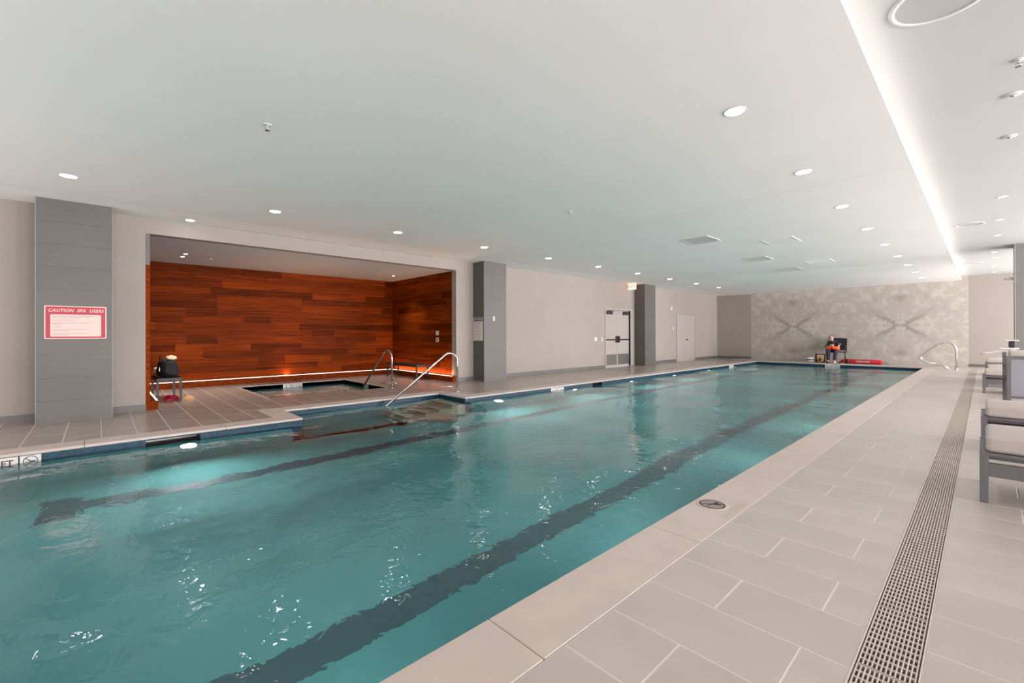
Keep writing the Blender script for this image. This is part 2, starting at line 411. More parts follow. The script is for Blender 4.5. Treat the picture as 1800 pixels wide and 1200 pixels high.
far1, c1 = tiles([(PR+.31, DX0-.008, YF, YB, -.805, [], yes), (DX1+.008, XR_, YF, YB, -.805, [], yes)], 'decktile', 9.5)
farA, _ = tiles([(NL-.31, PR+.31, PY1+.31, YB, -.805, [], lambda g: False)], 'decktile', 0)
b0 = len(far1.v); far1.v += farA.v; far1.f += [tuple(i+b0 for i in q) for q in farA.f]; far1.sm += farA.sm
o = obj('tile_field', far1, 'decktile', floor); o['kind'] = 'stuff'
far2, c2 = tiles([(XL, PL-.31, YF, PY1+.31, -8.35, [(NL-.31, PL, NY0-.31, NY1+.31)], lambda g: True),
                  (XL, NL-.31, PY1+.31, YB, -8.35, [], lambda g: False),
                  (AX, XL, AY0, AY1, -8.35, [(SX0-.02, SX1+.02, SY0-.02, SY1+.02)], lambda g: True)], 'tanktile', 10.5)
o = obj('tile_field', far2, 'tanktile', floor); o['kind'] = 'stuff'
print('tiles', c1, c2)

# ---- drain channel
dr = tag(empty('trench_drain', (0, 0, 0)), 'long grated trench drain set in the right-hand deck', 'drain')
k = MB(); k.box(DX0-.007, DX0-.001, YF, YB, -.05, .001); k.box(DX1+.001, DX1+.007, YF, YB, -.05, .001)
obj('channel_edge', k, 'grate', dr)
k = MB(); k.box(DX0, DX1, YF, YB, -.055, -.013); obj('channel_bottom', k, 'pit', dr)
gm = MB(); L = .5; nb = 12; x0, x1 = -.0765, .0765
for i in range(nb+1):
    x = x0+(x1-x0)*i/nb; gm.box(x-.0022, x+.0022, .003, L-.003, -.009, 0)
for i in range(13):
    y = .003+(L-.006)*i/12; gm.box(x0-.003, x1+.003, y-.003 if i else y, y+.003 if i < 12 else y, -.007, -.0005)
gme = gm.mesh('grate_panel'); gme.materials.append(MT['grate'])
for i in range(int((YB-YF)/.5)):
    o = bpy.data.objects.new('grate_panel', gme); C.objects.link(o); o.parent = dr; o.location = ((DX0+DX1)/2, YF+.5*i+.02, 0)

# ---- pool basin
basin = setempty('pool_basin')
pb = MB(); T = .15
pb.box(PL-T, PR+T, PY0-T, PY1+T, PD-.2, PD)                      # bottom
pb.box(PR, PR+T, PY0, PY1, PD, -.22); pb.box(PL-T, PR+T, PY0-T, PY0, PD, -.22); pb.box(PL-T, PR+T, PY1, PY1+T, PD, -.22)
pb.box(PL-T, PL, PY0, NY0, PD, -.22); pb.box(PL-T, PL, NY1, PY1, PD, -.22)
pb.box(NL-T, NL, NY0-T, NY1+T, PD, -.22); pb.box(NL, PL, NY0-T, NY0, PD, -.22); pb.box(NL, PL, NY1, NY1+T, PD, -.22)
pb.box(NL-T, PL, NY0-T, NY1+T, PD-.2, PD)
obj('basin_shell', pb, 'plaster', basin)
ws = MB()   # waterline mosaic
def band(m_, x0_, x1_, y0_, y1_): m_.box(x0_, x1_, y0_, y1_, -.22, -.028)
band(ws, PR, PR+.1, PY0, PY1); band(ws, PL-.1, PR+.1, PY0-.1, PY0); band(ws, PL-.1, PR+.1, PY1, PY1+.1)
SK = [(.40, .93), (9.07, 9.47)]
yy = PY0
for a, b in ((PY0, SK[0][0]), (SK[0][1], NY0)): band(ws, PL-.1, PL, a, b)
for a, b in ((NY1, SK[1][0]), (SK[1][1], PY1)): band(ws, PL-.1, PL, a, b)
band(ws, NL-.1, NL, NY0-.1, NY1+.1); band(ws, NL, PL-.1, NY0-.1, NY0); band(ws, NL, PL-.1, NY1, NY1+.1)
for a, b in SK: ws.box(PL-.1, PL, a, b, -.22, -.17); ws.box(PL-.1, PL, a, b, -.045, -.028)
obj('waterline_mosaic', ws, 'mosaic', basin)
for a, b in SK:
    m_ = MB(); m_.box(PL-.42, PL-.40, a, b, -.3, -.045); m_.box(PL-.4, PL-.1, a-.01, a, -.3, -.03); m_.box(PL-.4, PL-.1, b, b+.01, -.3, -.03); m_.box(PL-.4, PL-.1, a, b, -.3, -.29)
    obj('skimmer_throat', m_, 'gap', basin)
for cx_ in (-2.65, -5.75):
    m_ = MB(); m_.box(cx_-.125, cx_+.125, -.15, 19.6, PD, PD+.004); m_.box(cx_-.28, cx_+.28, -.4, -.15, PD, PD+.004); m_.box(cx_-.28, cx_+.28, 19.6, 19.85, PD, PD+.004)
    obj('lane_line', m_, 'pooldark', basin)
# entry steps in the bay, descending towards the camera
for i in range(4):
    y1_ = NY1-.30*i; z = -.26-.2*i
    m_ = MB(); m_.box(NL, PL, y1_-.30, y1_, PD, z); obj('step', m_, 'step', basin)
    m_ = MB(); m_.box(NL, PL, y1_-.30, y1_-.25, z, z+.004); obj('step_nosing', m_, 'pooldark', basin)
# water
def water(name, cells, x0_, y0_, nx, ny, dx, dy, mt, amp, label, z0=WZ):
    rnd = random.Random(11); W = []
    for i in range(26):
        lam = .16*(1.135**i)**.8 if i < 26 else 1
        lam = .18*math.exp(i*.105); a = rnd.uniform(0, 2*PI); W.append((2*PI/lam*math.cos(a), 2*PI/lam*math.sin(a), rnd.uniform(0, 6.28), amp*lam**1.15))
    import numpy as np
    X, Y = np.meshgrid(x0_+np.arange(nx+1)*dx, y0_+np.arange(ny+1)*dy)
    Xw = X+.07*np.sin(2.1*Y+.6*X)+.05*np.sin(5*X+1.3*Y); Yw = Y+.07*np.sin(1.7*X+1)+.05*np.sin(4.1*Y-2*X)
    Z = sum(a*np.sin(kx*Xw+ky*Yw+p) for kx, ky, p, a in W)
    Z *= .55+.45*np.sin(.5*X+.8*np.sin(.43*Y)+.3*Y)**2
    keep = np.zeros((ny, nx), bool); xc = x0_+(np.arange(nx)+.5)*dx; yc = y0_+(np.arange(ny)+.5)*dy
    for (a, b, c, d) in cells: keep |= ((xc > a) & (xc < b))[None, :] & ((yc > c) & (yc < d))[:, None]
    idx = np.arange((nx+1)*(ny+1)).reshape(ny+1, nx+1)
    q = np.stack([idx[:-1, :-1], idx[:-1, 1:], idx[1:, 1:], idx[1:, :-1]], -1)[keep]
    used = np.unique(q); rm = -np.ones((nx+1)*(ny+1), int); rm[used] = np.arange(len(used)); q = rm[q]
    co = np.stack([X.ravel(), Y.ravel(), z0+Z.ravel()], -1)[used]
    me = bpy.data.meshes.new(name); me.vertices.add(len(co)); me.vertices.foreach_set('co', co.ravel().astype('f'))
    me.loops.add(q.size); me.loops.foreach_set('vertex_index', q.ravel().astype('i')); me.polygons.add(len(q))
    me.polygons.foreach_set('loop_start', (np.arange(len(q))*4).astype('i')); me.polygons.foreach_set('loop_total', np.full(len(q), 4, 'i'))
    me.update(calc_edges=True); me.polygons.foreach_set('use_smooth', [True]*len(q)); me.materials.append(MT[mt])
    o = bpy.data.objects.new(name, me); C.objects.link(o); return tag(o, label, 'water', kind='stuff')
dx = .034
nx = int(round((PR-NL)/dx)); dxx = (PR-NL)/nx; ny = int(round((PY1-PY0)/.04)); dyy = (PY1-PY0)/ny
water('pool_water', [(PL-.01, PR, PY0, PY1), (NL, PL, NY0, NY1)], NL, PY0, nx, ny, dxx, dyy, 'water', .0019, 'rippled teal water filling the long lap pool')
water('spa_water', [(SX0, SX1, SY0, SY1)], SX0, SY0, 60, 60, (SX1-SX0)/60, (SY1-SY0)/60, 'spawater', .0006, 'calm water in the square spa inside the wooden alcove', -.09)

# coping stones
cop = tag(empty('pool_coping'), 'pale limestone coping around the edge of the lap pool', 'coping', kind='structure')
def cstone(x0_, x1_, y0_, y1_, along):
    Lc = 1.32; a, b = (y0_, y1_) if along == 'y' else (x0_, x1_)
    st = (1.2-200*Lc) if along == 'y' else a
    t = a
    while t < b-1e-6:
        n_ = st+Lc*(math.floor((t-st)/Lc+1e-6)+1); n_ = min(n_, b)
        if b-n_ < .15: n_ = b
        g = .0015; m_ = MB()
        if along == 'y': m_.box(x0_, x1_-0, t+g, n_-g, -.03, .001)
        else: m_.box(t+g, n_-g, y0_, y1_, -.03, .001)
        obj('coping_stone', m_, 'coping', cop, bev=.006); t = n_
cstone(PR-.012, PR+.308, PY0, PY1-.002, 'y'); cstone(PL-.308, PR+.308, PY1+.0, PY1+.308, 'x'); cstone(PL-.308, PR+.308, PY0-.3, PY0-.003, 'x')
cstone(PL-.308, PL+.012, PY0, NY0+.0, 'y'); cstone(PL-.308, PL+.012, NY1, PY1-.002, 'y')
cstone(NL-.308, NL+.012, NY0, NY1, 'y'); cstone(NL-.308, PL-.31, NY0-.308, NY0-.003, 'x'); cstone(NL-.308, PL-.31, NY1+.003, NY1+.308, 'x')

# spa basin
sb = setempty('spa_basin')
m_ = MB(); sd = -.95
m_.box(SX0-.1, SX1+.1, SY0-.1, SY1+.1, sd-.1, sd)
for a in ((SX0-.1, SX0, SY0-.1, SY1+.1), (SX1, SX1+.1, SY0-.1, SY1+.1), (SX0, SX1, SY0-.1, SY0), (SX0, SX1, SY1, SY1+.1)): m_.box(*a, sd, -.2)
m_.box(SX0, SX1, SY1-.4, SY1, sd, -.5); m_.box(SX0, SX0+.4, SY0, SY1-.4, sd, -.5)
obj('basin_shell', m_, 'plaster', sb)
m_ = MB()
for a in ((SX0-.1, SX0, SY0-.1, SY1+.1), (SX1, SX1+.1, SY0-.1, SY1+.1), (SX0, SX1, SY0-.1, SY0), (SX0, SX1, SY1, SY1+.1)): m_.box(*a, -.2, -.012)
obj('waterline_mosaic', m_, 'mosaic', sb)

t = tag(empty('spa_fill_light', (SX1-.001, 3.2, -.5), PI), 'added unseen underwater light low in the near wall of the spa', 'pool light')  # added lamp, out of view, to lift the dark spa
m_ = MB(); m_.lathe([(.08, 0), (.08, .01), (.065, .016), (.06, .012)], 0, 0, 0, 24, 'x'); obj('light_rim', m_, 'steel', t)
m_ = MB(); m_.lathe([(.06, .012), (.04, .02), (.01, .024)], 0, 0, 0, 24, 'x'); obj('light_lens', m_, 'uw', t)
l = bpy.data.lights.new('spa_fill', 'POINT'); l.energy = 5; l.shadow_soft_size = .08; l.color = (.9, .98, 1)
o = bpy.data.objects.new('spa_fill', l); C.objects.link(o); o.location = (SX1-.1, 3.2, -.5)
# ---- left wall with door openings and alcove
D1 = (13.05, 14.62); D2 = (18.27, 20.06); DH = 2.06
wl = MB()
def wseg(a, b, z0=0, z1=H2+.1): wl.box(XL-.2, XL, a, b, z0, z1)
wseg(YF-.2, AY0); wseg(AY0, AY1, AH, H2+.1); wseg(AY1, D1[0]); wseg(D1[0], D1[1], DH); wseg(D1[1], D2[0]); wseg(D2[0], D2[1], DH); wseg(D2[1], YB+.2)
wall_left = struct('wall_left', wl, 'wall')
m_ = MB(); m_.box(XL, -7.53, YB, YB+.2, -.12, H2+.1); m_.box(-.37, 2.5, YB, YB+.2, -.12, H2+.1); m_.box(8.7, XR_+.2, YB, YB+.2, -.12, H2+.1); m_.box(2.5, 8.7, YB, YB+.2, -.12, .35); m_.box(2.5, 8.7, YB, YB+.2, 2.85, H2+.1); m_.box(-7.53, -.37, YB+.03, YB+.2, -.12, H2+.1)
wall_back = struct('wall_back', m_, 'wall')
xs = [-7.53, -5.8, -4.0, -2.2, -.37]
for i in range(4):
    for z0, z1 in ((0, 1.5), (1.5, H2+.05)):
        m_ = MB(); m_.box(xs[i]+.001, xs[i+1]-.001, YB, YB+.028, z0+.001, z1-.001); obj('marble_slab', m_, 'marble', wall_back)
m_ = MB(); m_.box(XL-.2, XR_+.2, YF-.3, YF-.2, 0, H2+.1); m_.box(XL-.2, -8.5, YF-.2, YF, 0, H2+.1); m_.box(.5, XR_, YF-.2, YF, 0, H2+.1); m_.box(-8.5, .5, YF-.2, YF, 0, .35); m_.box(-8.5, .5, YF-.2, YF, 2.85, H2+.1)
struct('wall_front', m_, 'wall')
m_ = MB(); m_.box(XR_, XR_+.2, YF, YB, 0, .3); m_.box(XR_, XR_+.2, YF, YB, 2.8, H2+.1)
for a, b in ((YF, -3.2), (.2, 1.5), (4.9, 6.2), (9.6, 10.9), (14.3, 15.6), (19.0, 20.1), (21.9, YB)): m_.box(XR_, XR_+.2, a, b, .3, 2.8)
struct('wall_right', m_, 'wall')
# baseboards
bl = setempty('baseboard_left')
def bboard(p, x0_, x1_, y0_, y1_):
    L_ = .65; 
    if (y1_-y0_) > (x1_-x0_):
        t = y0_
        while t < y1_-.01:
            n_ = min(t+L_, y1_); q = MB(); q.box(x0_, x1_, t+.001, n_-.001, 0, .1); obj('base_tile', q, 'base', p); t = n_
    else:
        t = x0_
        while t < x1_-.01:
            n_ = min(t+L_, x1_); q = MB(); q.box(t+.001, n_-.001, y0_, y1_, 0, .1); obj('base_tile', q, 'base', p); t = n_
CY = [(-.626, .143), (7.134, 7.895), (14.92, 15.69)]
for a, b in ((YF, CY[0][0]), (CY[0][1], AY0), (AY1, CY[1][0]), (CY[1][1], 12.98), (CY[2][1], 18.22), (20.11, YB)): bboard(bl, XL, XL+.012, a, b)
bb = setempty('baseboard_back'); bboard(bb, XL, -7.53, YB-.012, YB); bboard(bb, -.37, 1.5, YB-.012, YB)

# ---- columns
CXF = -8.66
for n_, (a, b) in enumerate(CY):
    lab = ['grey tiled wall column carrying the red caution sign', 'grey tiled wall column right of the wooden alcove', 'grey tiled wall column between the two doors'][n_]
    c = tag(empty('tiled_column', (0, 0, 0)), lab, 'column', kind='structure')
    m_ = MB(); m_.box(XL, CXF-.012, a+.012, b-.012, 0, 3.06); obj('column_core', m_, 'colgrout', c)
    nr = 10; rh = 3.06/nr
    for i in range(nr):
        z0, z1 = i*rh+.001, (i+1)*rh-.001
        q = MB(); q.box(CXF-.012, CXF, a+.007, b-.007, z0, z1); obj('wall_tile', q, 'coltile', c)
        if n_: 
            q = MB(); q.box(XL, CXF-.007, a, a+.012, z0, z1); obj('wall_tile', q, 'coltile', c)
        q = MB(); q.box(XL, CXF-.007, b-.012, b, z0, z1); obj('wall_tile', q, 'coltile', c)
    for y in (a, b-.0055):
        q = MB(); q.box(CXF-.007, CXF+.001, y, y+.0055, 0, 3.06); obj('corner_trim', q, 'trimmetal', c)
# free column on the right deck
c = tag(empty('square_column', (0, 0, 0)), 'plain grey square column behind the armchair at the right', 'column', kind='structure')
m_ = MB(); m_.box(.487, 1.25, 15.25, 16.0, 0, H2); obj('column_shaft', m_, 'colpaint', c)
m_ = MB(); m_.box(.479, .495, 15.242, 15.258, 0, H2); obj('corner_guard', m_, 'doorframe', c)
m_ = MB(); m_.box(.475, .487, 15.258, 16.0, 0, .1); m_.box(.495, 1.25, 15.238, 15.25, 0, .1); obj('base_tile', m_, 'base', c)

# ---- ceiling
ce = MB(); ce.box(-8.35, -.54, YF, 22.27, H, H+.06); ce.box(XL, -7.53, 22.27, YB, H, H+.06)
ceiling = struct('ceiling', ce, 'ceiling')
m_ = MB(); m_.box(XL, -8.35, YF, 22.27, H, H+.06); obj('perimeter_band', m_, 'ceil2', ceiling)
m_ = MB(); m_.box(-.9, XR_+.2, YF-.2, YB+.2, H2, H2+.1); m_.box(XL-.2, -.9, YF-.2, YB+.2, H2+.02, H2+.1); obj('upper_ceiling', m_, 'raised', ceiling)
m_ = MB(); m_.box(-9.02, -9.0, 1.27, 5.8, H-.0015, H+.001); obj('slot_diffuser', m_, 'ventslot', ceiling)
m_ = MB(); m_.box(-8.35, -.6, 6.599, 6.603, H-.0008, H+.01); obj('control_joint', m_, 'vent', ceiling)
# cove led strips behind the slab edge
cv = tag(empty('cove_light'), 'hidden linear cove light above the right edge of the dropped ceiling', 'cove light')
m_ = MB(); m_.box(-.585, -.565, YF+.1, 22.2, H+.061, H+.07); obj('led_strip', m_, 'led', cv)
cv2 = tag(empty('cove_light'), 'hidden linear cove light washing the top of the marble wall', 'cove light')
m_ = MB(); m_.box(-7.5, -.56, 22.271, 22.28, H+.02, H+.04); obj('led_strip', m_, 'led', cv2)

# ---- alcove
al = setempty('wall_alcove')
m_ = MB(); m_.box(AX-.2, AX-.03, AY0-.2, AY1+.2, 0, AH+.1); m_.box(AX-.03, XL-.2, AY0-.2, AY0-.0, 0, AH+.1); m_.box(AX-.03, XL-.2, AY1+.03, AY1+.2, 0, AH+.1)
obj('backing_wall', m_, 'wall', al)
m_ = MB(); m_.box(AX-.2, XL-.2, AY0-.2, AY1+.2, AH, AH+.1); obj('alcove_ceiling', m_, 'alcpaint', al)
PH = .15
wb = random.Random(5)
rows = 16; rh = (AH-PH)/rows
def planks(L_, place, seed):
    rr = random.Random(seed)
    for r_ in range(rows):
        t = 0; first = True
        while t < L_-1e-4:
            l = rr.choice([.6, .9, 1.2, 1.5, 1.9, 2.3]); 
            if first: l *= rr.uniform(.3, 1); first = False
            if L_-t-l < .25: l = L_-t
            q = MB(); th = .018+rr.uniform(0, .004); q.box(.001, l-.001, 0, th, .001, rh-.001)
            o = obj('plank', q, 'wood', al); place(o, t, PH+r_*rh); t += l
def pback(o, t, z): o.rotation_euler = (0, 0, PI/2); o.location = (AX+.0-.0, AY0+.03+t, z); o.rotation_euler = (0, 0, PI/2); o.location.x = AX+.0
def pright(o, t, z): o.rotation_euler = (0, 0, PI); o.location = (XL-0.004-t, AY1+.022, z)
def pleft(o, t, z): o.location = (AX+t, AY0, z)
planks(AY1-AY0-.01, pback, 3); planks(XL-AX-.03, pright, 8); planks(XL-AX, pleft, 13)
# wooden plinth with the led strip on top, and its warm light
pl = tag(empty('wooden_plinth'), 'low reddish wood plinth with a glowing strip along the foot of the alcove walls', 'plinth', kind='structure')
m_ = MB(); m_.box(AX, AX+.12, AY0+.14, AY1-.12, 0, PH-.01); obj('plinth_back', m_, 'wood', pl)
m_ = MB(); m_.box(AX+.0, XL, AY1-.12, AY1-.0, 0, PH-.01); obj('plinth_right', m_, 'wood', pl)
m_ = MB(); m_.box(AX+.0, XL, AY0+.022, AY0+.15, 0, PH-.01); obj('plinth_left', m_, 'wood', pl)
m_ = MB(); m_.box(AX+.10, AX+.118, AY0+.15, AY1-.12, PH-.012, PH); m_.box(AX+.12, XL-.05, AY1-.118, AY1-.10, PH-.012, PH); m_.box(AX+.12, XL-.05, AY0+.13, AY0+.148, PH-.012, PH)
obj('led_strip', m_, 'warmled', pl)
m_ = MB(); m_.box(XL-.03, XL+.004, AY0-.004, AY0+.05, 0, 2.32); obj('corner_trim_wood', m_, 'wood', al)
m_ = MB(); m_.box(XL-.03, XL+.004, AY0-.004, AY0+.05, 2.32, AH); obj('corner_trim_metal', m_, 'base', al)
m_ = MB(); m_.box(XL-.03, XL+.003, AY1-.008, AY1+.006, 0, AH); obj('corner_bead', m_, 'doorframe', al)
WL = (1, .46, .18)
area('plinth_glow', (AX+.06, (AY0+AY1)/2, PH+.01), (-.25, 0, 1), .05, 5.6, 20, WL).data.size = .05
area('plinth_glow', ((AX+XL)/2, AY1-.06, PH+.01), (0, .25, 1), 3.0, .05, 11, WL)

# ---- doors
def door_frame(p, a, b, dark=False):
    m_ = MB(); m_.box(XL-.12, XL+.02, a-.05, a, 0, DH+.05); m_.box(XL-.12, XL+.02, b, b+.05, 0, DH+.05); m_.box(XL-.12, XL+.02, a, b, DH, DH+.05)
    obj('door_frame', m_, 'doorframe', p)
d1 = setempty('door_1', (XL, D1[0], 0))
def loc(p, o): o.location = -Vector(p.location); return o
m_ = MB(); m_.box(XL-.12, XL+.02, D1[0]-.05, D1[0], 0, DH+.05); m_.box(XL-.12, XL+.02, D1[1], D1[1]+.2, 0, DH+.05); m_.box(XL-.12, XL+.02, D1[0], D1[1], DH, DH+.05)
loc(d1, obj('door_frame', m_, 'doorframe', d1)); mid = (D1[0]+D1[1])/2
for s, (a, b) in ((0, (D1[0]+.004, mid-.003)), (1, (mid+.003, D1[1]-.004))):
    m_ = MB(); m_.box(XL-.1, XL-.055, a, b, .012, DH-.004); lf = loc(d1, obj('door_leaf', m_, 'door', d1, bev=.002))
    def lf_part(nm, q, mt, bev=0): o_ = obj(nm, q, mt, lf, bev=bev); return o_
    q = MB(); q.box(XL-.055, XL-.052, a+.03, b-.03, .08, .46); lf_part('kick_plate', q, 'kick')
    ym = mid-.07 if s == 0 else mid+.07
    q = MB(); q.box(XL-.055, XL-.0, ym-.035, ym+.035, .88, 1.12); q.box(XL-.03, XL+.0, min(ym, a+.02), max(ym, b-.02), .955, 1.01) if False else None
    lo, hi = (a+.03, ym) if s == 0 else (ym, b-.03)
    q.box(XL-.03, XL, lo, hi, .965, 1.01); ye = lo if s == 0 else hi-.04; q.box(XL-.055, XL, ye, ye+.04, .96, 1.015)
    lf_part('panic_bar', q, 'bronze', .004)
    q = MB(); yc = a+.06 if s == 0 else b-.42; q.box(XL-.055, XL+.01, yc, yc+.36, DH-.16, DH-.05); lf_part('door_closer', q, 'bronze', .006)
    q = MB(); q.box(XL-.05, XL-.03, yc+.1, yc+.5 if s == 0 else yc+.3, DH-.045, DH-.03); lf_part('closer_arm', q, 'bronze')
d2 = setempty('door_2', (XL, D2[0], 0)); mid = (D2[0]+D2[1])/2
m_ = MB(); m_.box(XL-.12, XL+.0, D2[0], D2[0]+.035, 0, DH); m_.box(XL-.12, XL, D2[1]-.035, D2[1], 0, DH); m_.box(XL-.12, XL, D2[0], D2[1], DH-.012, DH)
loc(d2, obj('shadow_reveal', m_, 'gap', d2))
m_ = MB(); m_.box(XL-.05, XL+.006, D2[0]+.035, D2[1]-.035, .012, DH-.012); lf = loc(d2, obj('door_leaf', m_, 'door', d2, bev=.002))
q = MB(); q.lathe([(.028, 0), (.028, .008), (.012, .012), (.012, .04), (.03, .05), (.032, .068), (.02, .08)], XL+.006, 19.18, .93, 16, 'x'); obj('door_knob', q, 'bronze', lf)

# ================================================================== CEILING THINGS
ordn = ['nearest', 'second', 'third', 'fourth', 'fifth', 'sixth', 'seventh', 'eighth', 'ninth', 'tenth', 'eleventh']
def downlight(x, y, z, label, group, r=.075, lens='lens', power=0, spread=2.0, col=(1, .97, .93), nm='downlight'):
    t = tag(empty(nm, (x, y, z)), label, 'ceiling light', group)
    m_ = MB(); n = 28; prof = [(r+.014, 0), (r+.012, -.004), (r+.002, -.005), (r, .001)]
    b = 0
    for rr, hh in prof:
        for j in range(n): a = 2*PI*j/n; m_.v.append((rr*math.cos(a), rr*math.sin(a), hh))
    for i in range(3):
        for j in range(n): m_.f.append((i*n+j, i*n+(j+1) % n, (i+1)*n+(j+1) % n, (i+1)*n+j)); m_.sm.append(True)
    obj('trim_ring', m_, 'white', t)
    m_ = MB(); m_.lathe([(r, -.002), (r*.97, -.0035)], 0, 0, 0, n); obj('lens', m_, lens, t)
    if power:
        l = bpy.data.lights.new('downlight_beam', 'SPOT'); l.energy = power; l.spot_size = spread; l.spot_blend = .8; l.shadow_soft_size = .06; l.color = col
        o = bpy.data.objects.new('downlight_beam', l); C.objects.link(o); o.location = (x, y, z-.02)
    return t
for i in range(10):
    y = -.1+2.04*i if i else -.26
    downlight(-7.3, y, H, f'round recessed ceiling light, {ordn[i]} in the left row near the wall', 'left row of ceiling lights', power=22)
for i in range(10):
    y = 1.85+2.04*i
    downlight(-1.42, y, H, f'round recessed ceiling light, {ordn[i]} in the row over the pool\'s right edge', 'right row of ceiling lights', power=22)
downlight(-8.79, 1.08, H, 'small recessed ceiling light in the pale band above the alcove', None, r=.06)
for x, y, lb in ((-10.89, 1.26, 'small alcove ceiling light, nearer of the pair at the left'), (-11.32, 1.26, 'small alcove ceiling light, farther of the pair at the left'), (-11.14, 5.94, 'small alcove ceiling light near the right wooden wall')):
    downlight(x, y, AH, lb, 'alcove ceiling lights', r=.035, power=60, spread=1.7, col=(1, .9, .8))
m_ = MB(); m_.lathe([(.05, 0), (.045, -.012), (.02, -.016)], 0, 0, 0); o = obj('alcove_vent', m_, 'ventslot'); o.location = (-10.77, 5.92, AH); tag(o, 'small round grey cap in the alcove ceiling at the right', 'vent')
sp_y = [(9.8, .192), (11.76, .193), (13.59, .193), (16.34, .183), (17.61, .217), (19.7, .219), (21.74, .228)]
for i, (y, x) in enumerate(sp_y):
    downlight(x, y, H2, f'small ceiling spot at far right over the loungers, {ordn[i]} of the row', 'right ceiling spots', r=.045, lens='lens_far')
for i, (y, x) in enumerate(((5.66, .172), (6.84, .183))):
    m_ = MB(); m_.lathe([(.06, 0), (.055, -.006), (.03, -.008)], 0, 0, 0, 24); t = empty('ceiling_disc', (x, y, H2)); tag(t, ['round white flush cap on the raised ceiling, nearer one at the right edge', 'round white flush cap on the raised ceiling, farther one at the right edge'][i], 'ceiling cap', 'ceiling caps')
    obj('cover_plate', m_, 'speakring', t); m_ = MB(); m_.lathe([(.02, -.008), (.012, -.02)], 0, 0, 0, 12); obj('cap_button', m_, 'steel', t)
def speaker(x, y, z, r, label):
    t = tag(empty('ceiling_speaker', (x, y, z)), label, 'speaker', 'flush ceiling speakers')
    m_ = MB(); n = 40
    for rr, hh in [(r, 0), (r-.004, -.006), (r-.03, -.006), (r-.032, .0)]:
        for j in range(n): a = 2*PI*j/n; m_.v.append((rr*math.cos(a), rr*math.sin(a), hh))
    for i in range(3):
        for j in range(n): m_.f.append((i*n+j, i*n+(j+1) % n, (i+1)*n+(j+1) % n, (i+1)*n+j)); m_.sm.append(True)
    obj('speaker_ring', m_, 'speakring', t)
    m_ = MB(); m_.lathe([(r-.03, -.001), (r-.03, -.003)], 0, 0, 0, n); obj('speaker_grille', m_, 'speaker', t)
speaker(-.17, 3.72, H2, .245, 'large round flush speaker in the raised ceiling, top right')
speaker(-.18, 11.85, H2, .2, 'round flush speaker in the raised ceiling, middle distance')
speaker(-.18, 18.6, H2, .2, 'round flush speaker in the raised ceiling, far end')
def sprinkler(x, y, z, label):
    t = tag(empty('fire_sprinkler', (x, y, z)), label, 'sprinkler', 'ceiling sprinklers')
    m_ = MB(); m_.lathe([(.035, 0), (.033, -.004), (.015, -.006)], 0, 0, 0, 20); obj('escutcheon', m_, 'white', t)
    m_ = MB(); m_.tube([(0, 0, 0), (0, 0, -.025)], .009); m_.tube([(-.012, 0, -.02), (-.016, 0, -.035), (0, 0, -.05)], .0025, 6); m_.tube([(.012, 0, -.02), (.016, 0, -.035), (0, 0, -.05)], .0025, 6); obj('sprinkler_frame', m_, 'steel', t)
    m_ = MB(); m_.lathe([(.02, -.05), (.02, -.052)], 0, 0, 0, 12); obj('deflector', m_, 'steel', t)
sprinkler(-4.33, 1.09, H, 'small pendent sprinkler head on the ceiling, left of centre'); sprinkler(-4.3, 5.24, H, 'small pendent sprinkler head on the ceiling above mid pool'); sprinkler(-11.27, 1.74, AH, 'tiny sprinkler head in the alcove ceiling')
sprinkler(.18, 4.97, H2, 'sprinkler head on the raised ceiling at the right edge')
def vent(x, y, label, sx=.56, sy=.66, mt='vent'):
    t = tag(empty('ceiling_vent', (x, y, H)), label, 'vent', 'square ceiling vents')
    m_ = MB(); a, b = sx/2, sy/2
    for q in ((-a, a, -b, -b+.03), (-a, a, b-.03, b), (-a, -a+.03, -b+.03, b-.03), (a-.03, a, -b+.03, b-.03)): m_.box(*q, -.006, 0)
    obj('vent_frame', m_, mt, t)
    m_ = MB(); m_.box(-a+.03, a-.03, -b+.03, b-.03, -.001, 0); obj('vent_back', m_, 'ventslot', t)
    m_ = MB(); n = 14
    for i in range(n): yy_ = -b+.04+(sy-.09)*i/(n-1); m_.box(-a+.03, a-.03, yy_, yy_+.02, -.005, -.001)
    o = obj('vent_slats', m_, mt, t); o['kind'] = 'stuff'
vent(-3.86, 8.75, 'square grey ceiling vent, nearest of the left-hand three'); vent(-3.87, 12.03, 'square grey ceiling vent, middle of the left-hand three'); vent(-3.87, 14.65, 'square grey ceiling vent, farthest of the left-hand three')
vent(-2.78, 9.97, 'faint square ceiling panel, nearer of the right-hand two', mt='ceiling'); vent(-2.9, 13.6, 'faint square ceiling panel, farther of the right-hand two', mt='ceiling')

# ================================================================== WALL THINGS
def plate(nm, c, n, w_, h_, label, mt='offwhite', cat='switch plate', part=None, group=None):
    """c centre on the wall, n outward normal 'x','-y'"""
    t = tag(empty(nm, c), label, cat, group)
    m_ = MB()
    if n == 'x': m_.box(0, .008, -w_/2, w_/2, -h_/2, h_/2)
    else: m_.box(-w_/2, w_/2, -.008, 0, -h_/2, h_/2)
    obj('cover_plate', m_, mt, t, bev=.002)
    m_ = MB(); a, b = w_*.16, h_*.3
    if n == 'x': m_.box(.008, .012, -a, a, -b, b)
    else: m_.box(-a, a, -.012, -.008, -b, b)
    obj('toggle' if part is None else part[0], m_, 'white' if part is None else part[1], t); return t
plate('switch_plate', (XL, 12.45, 1.015), 'x', .16, .13, 'wide white switch plate left of the double doors')
plate('switch_plate', (XL, 12.81, 1.013), 'x', .075, .13, 'narrow white switch plate closest to the double doors')
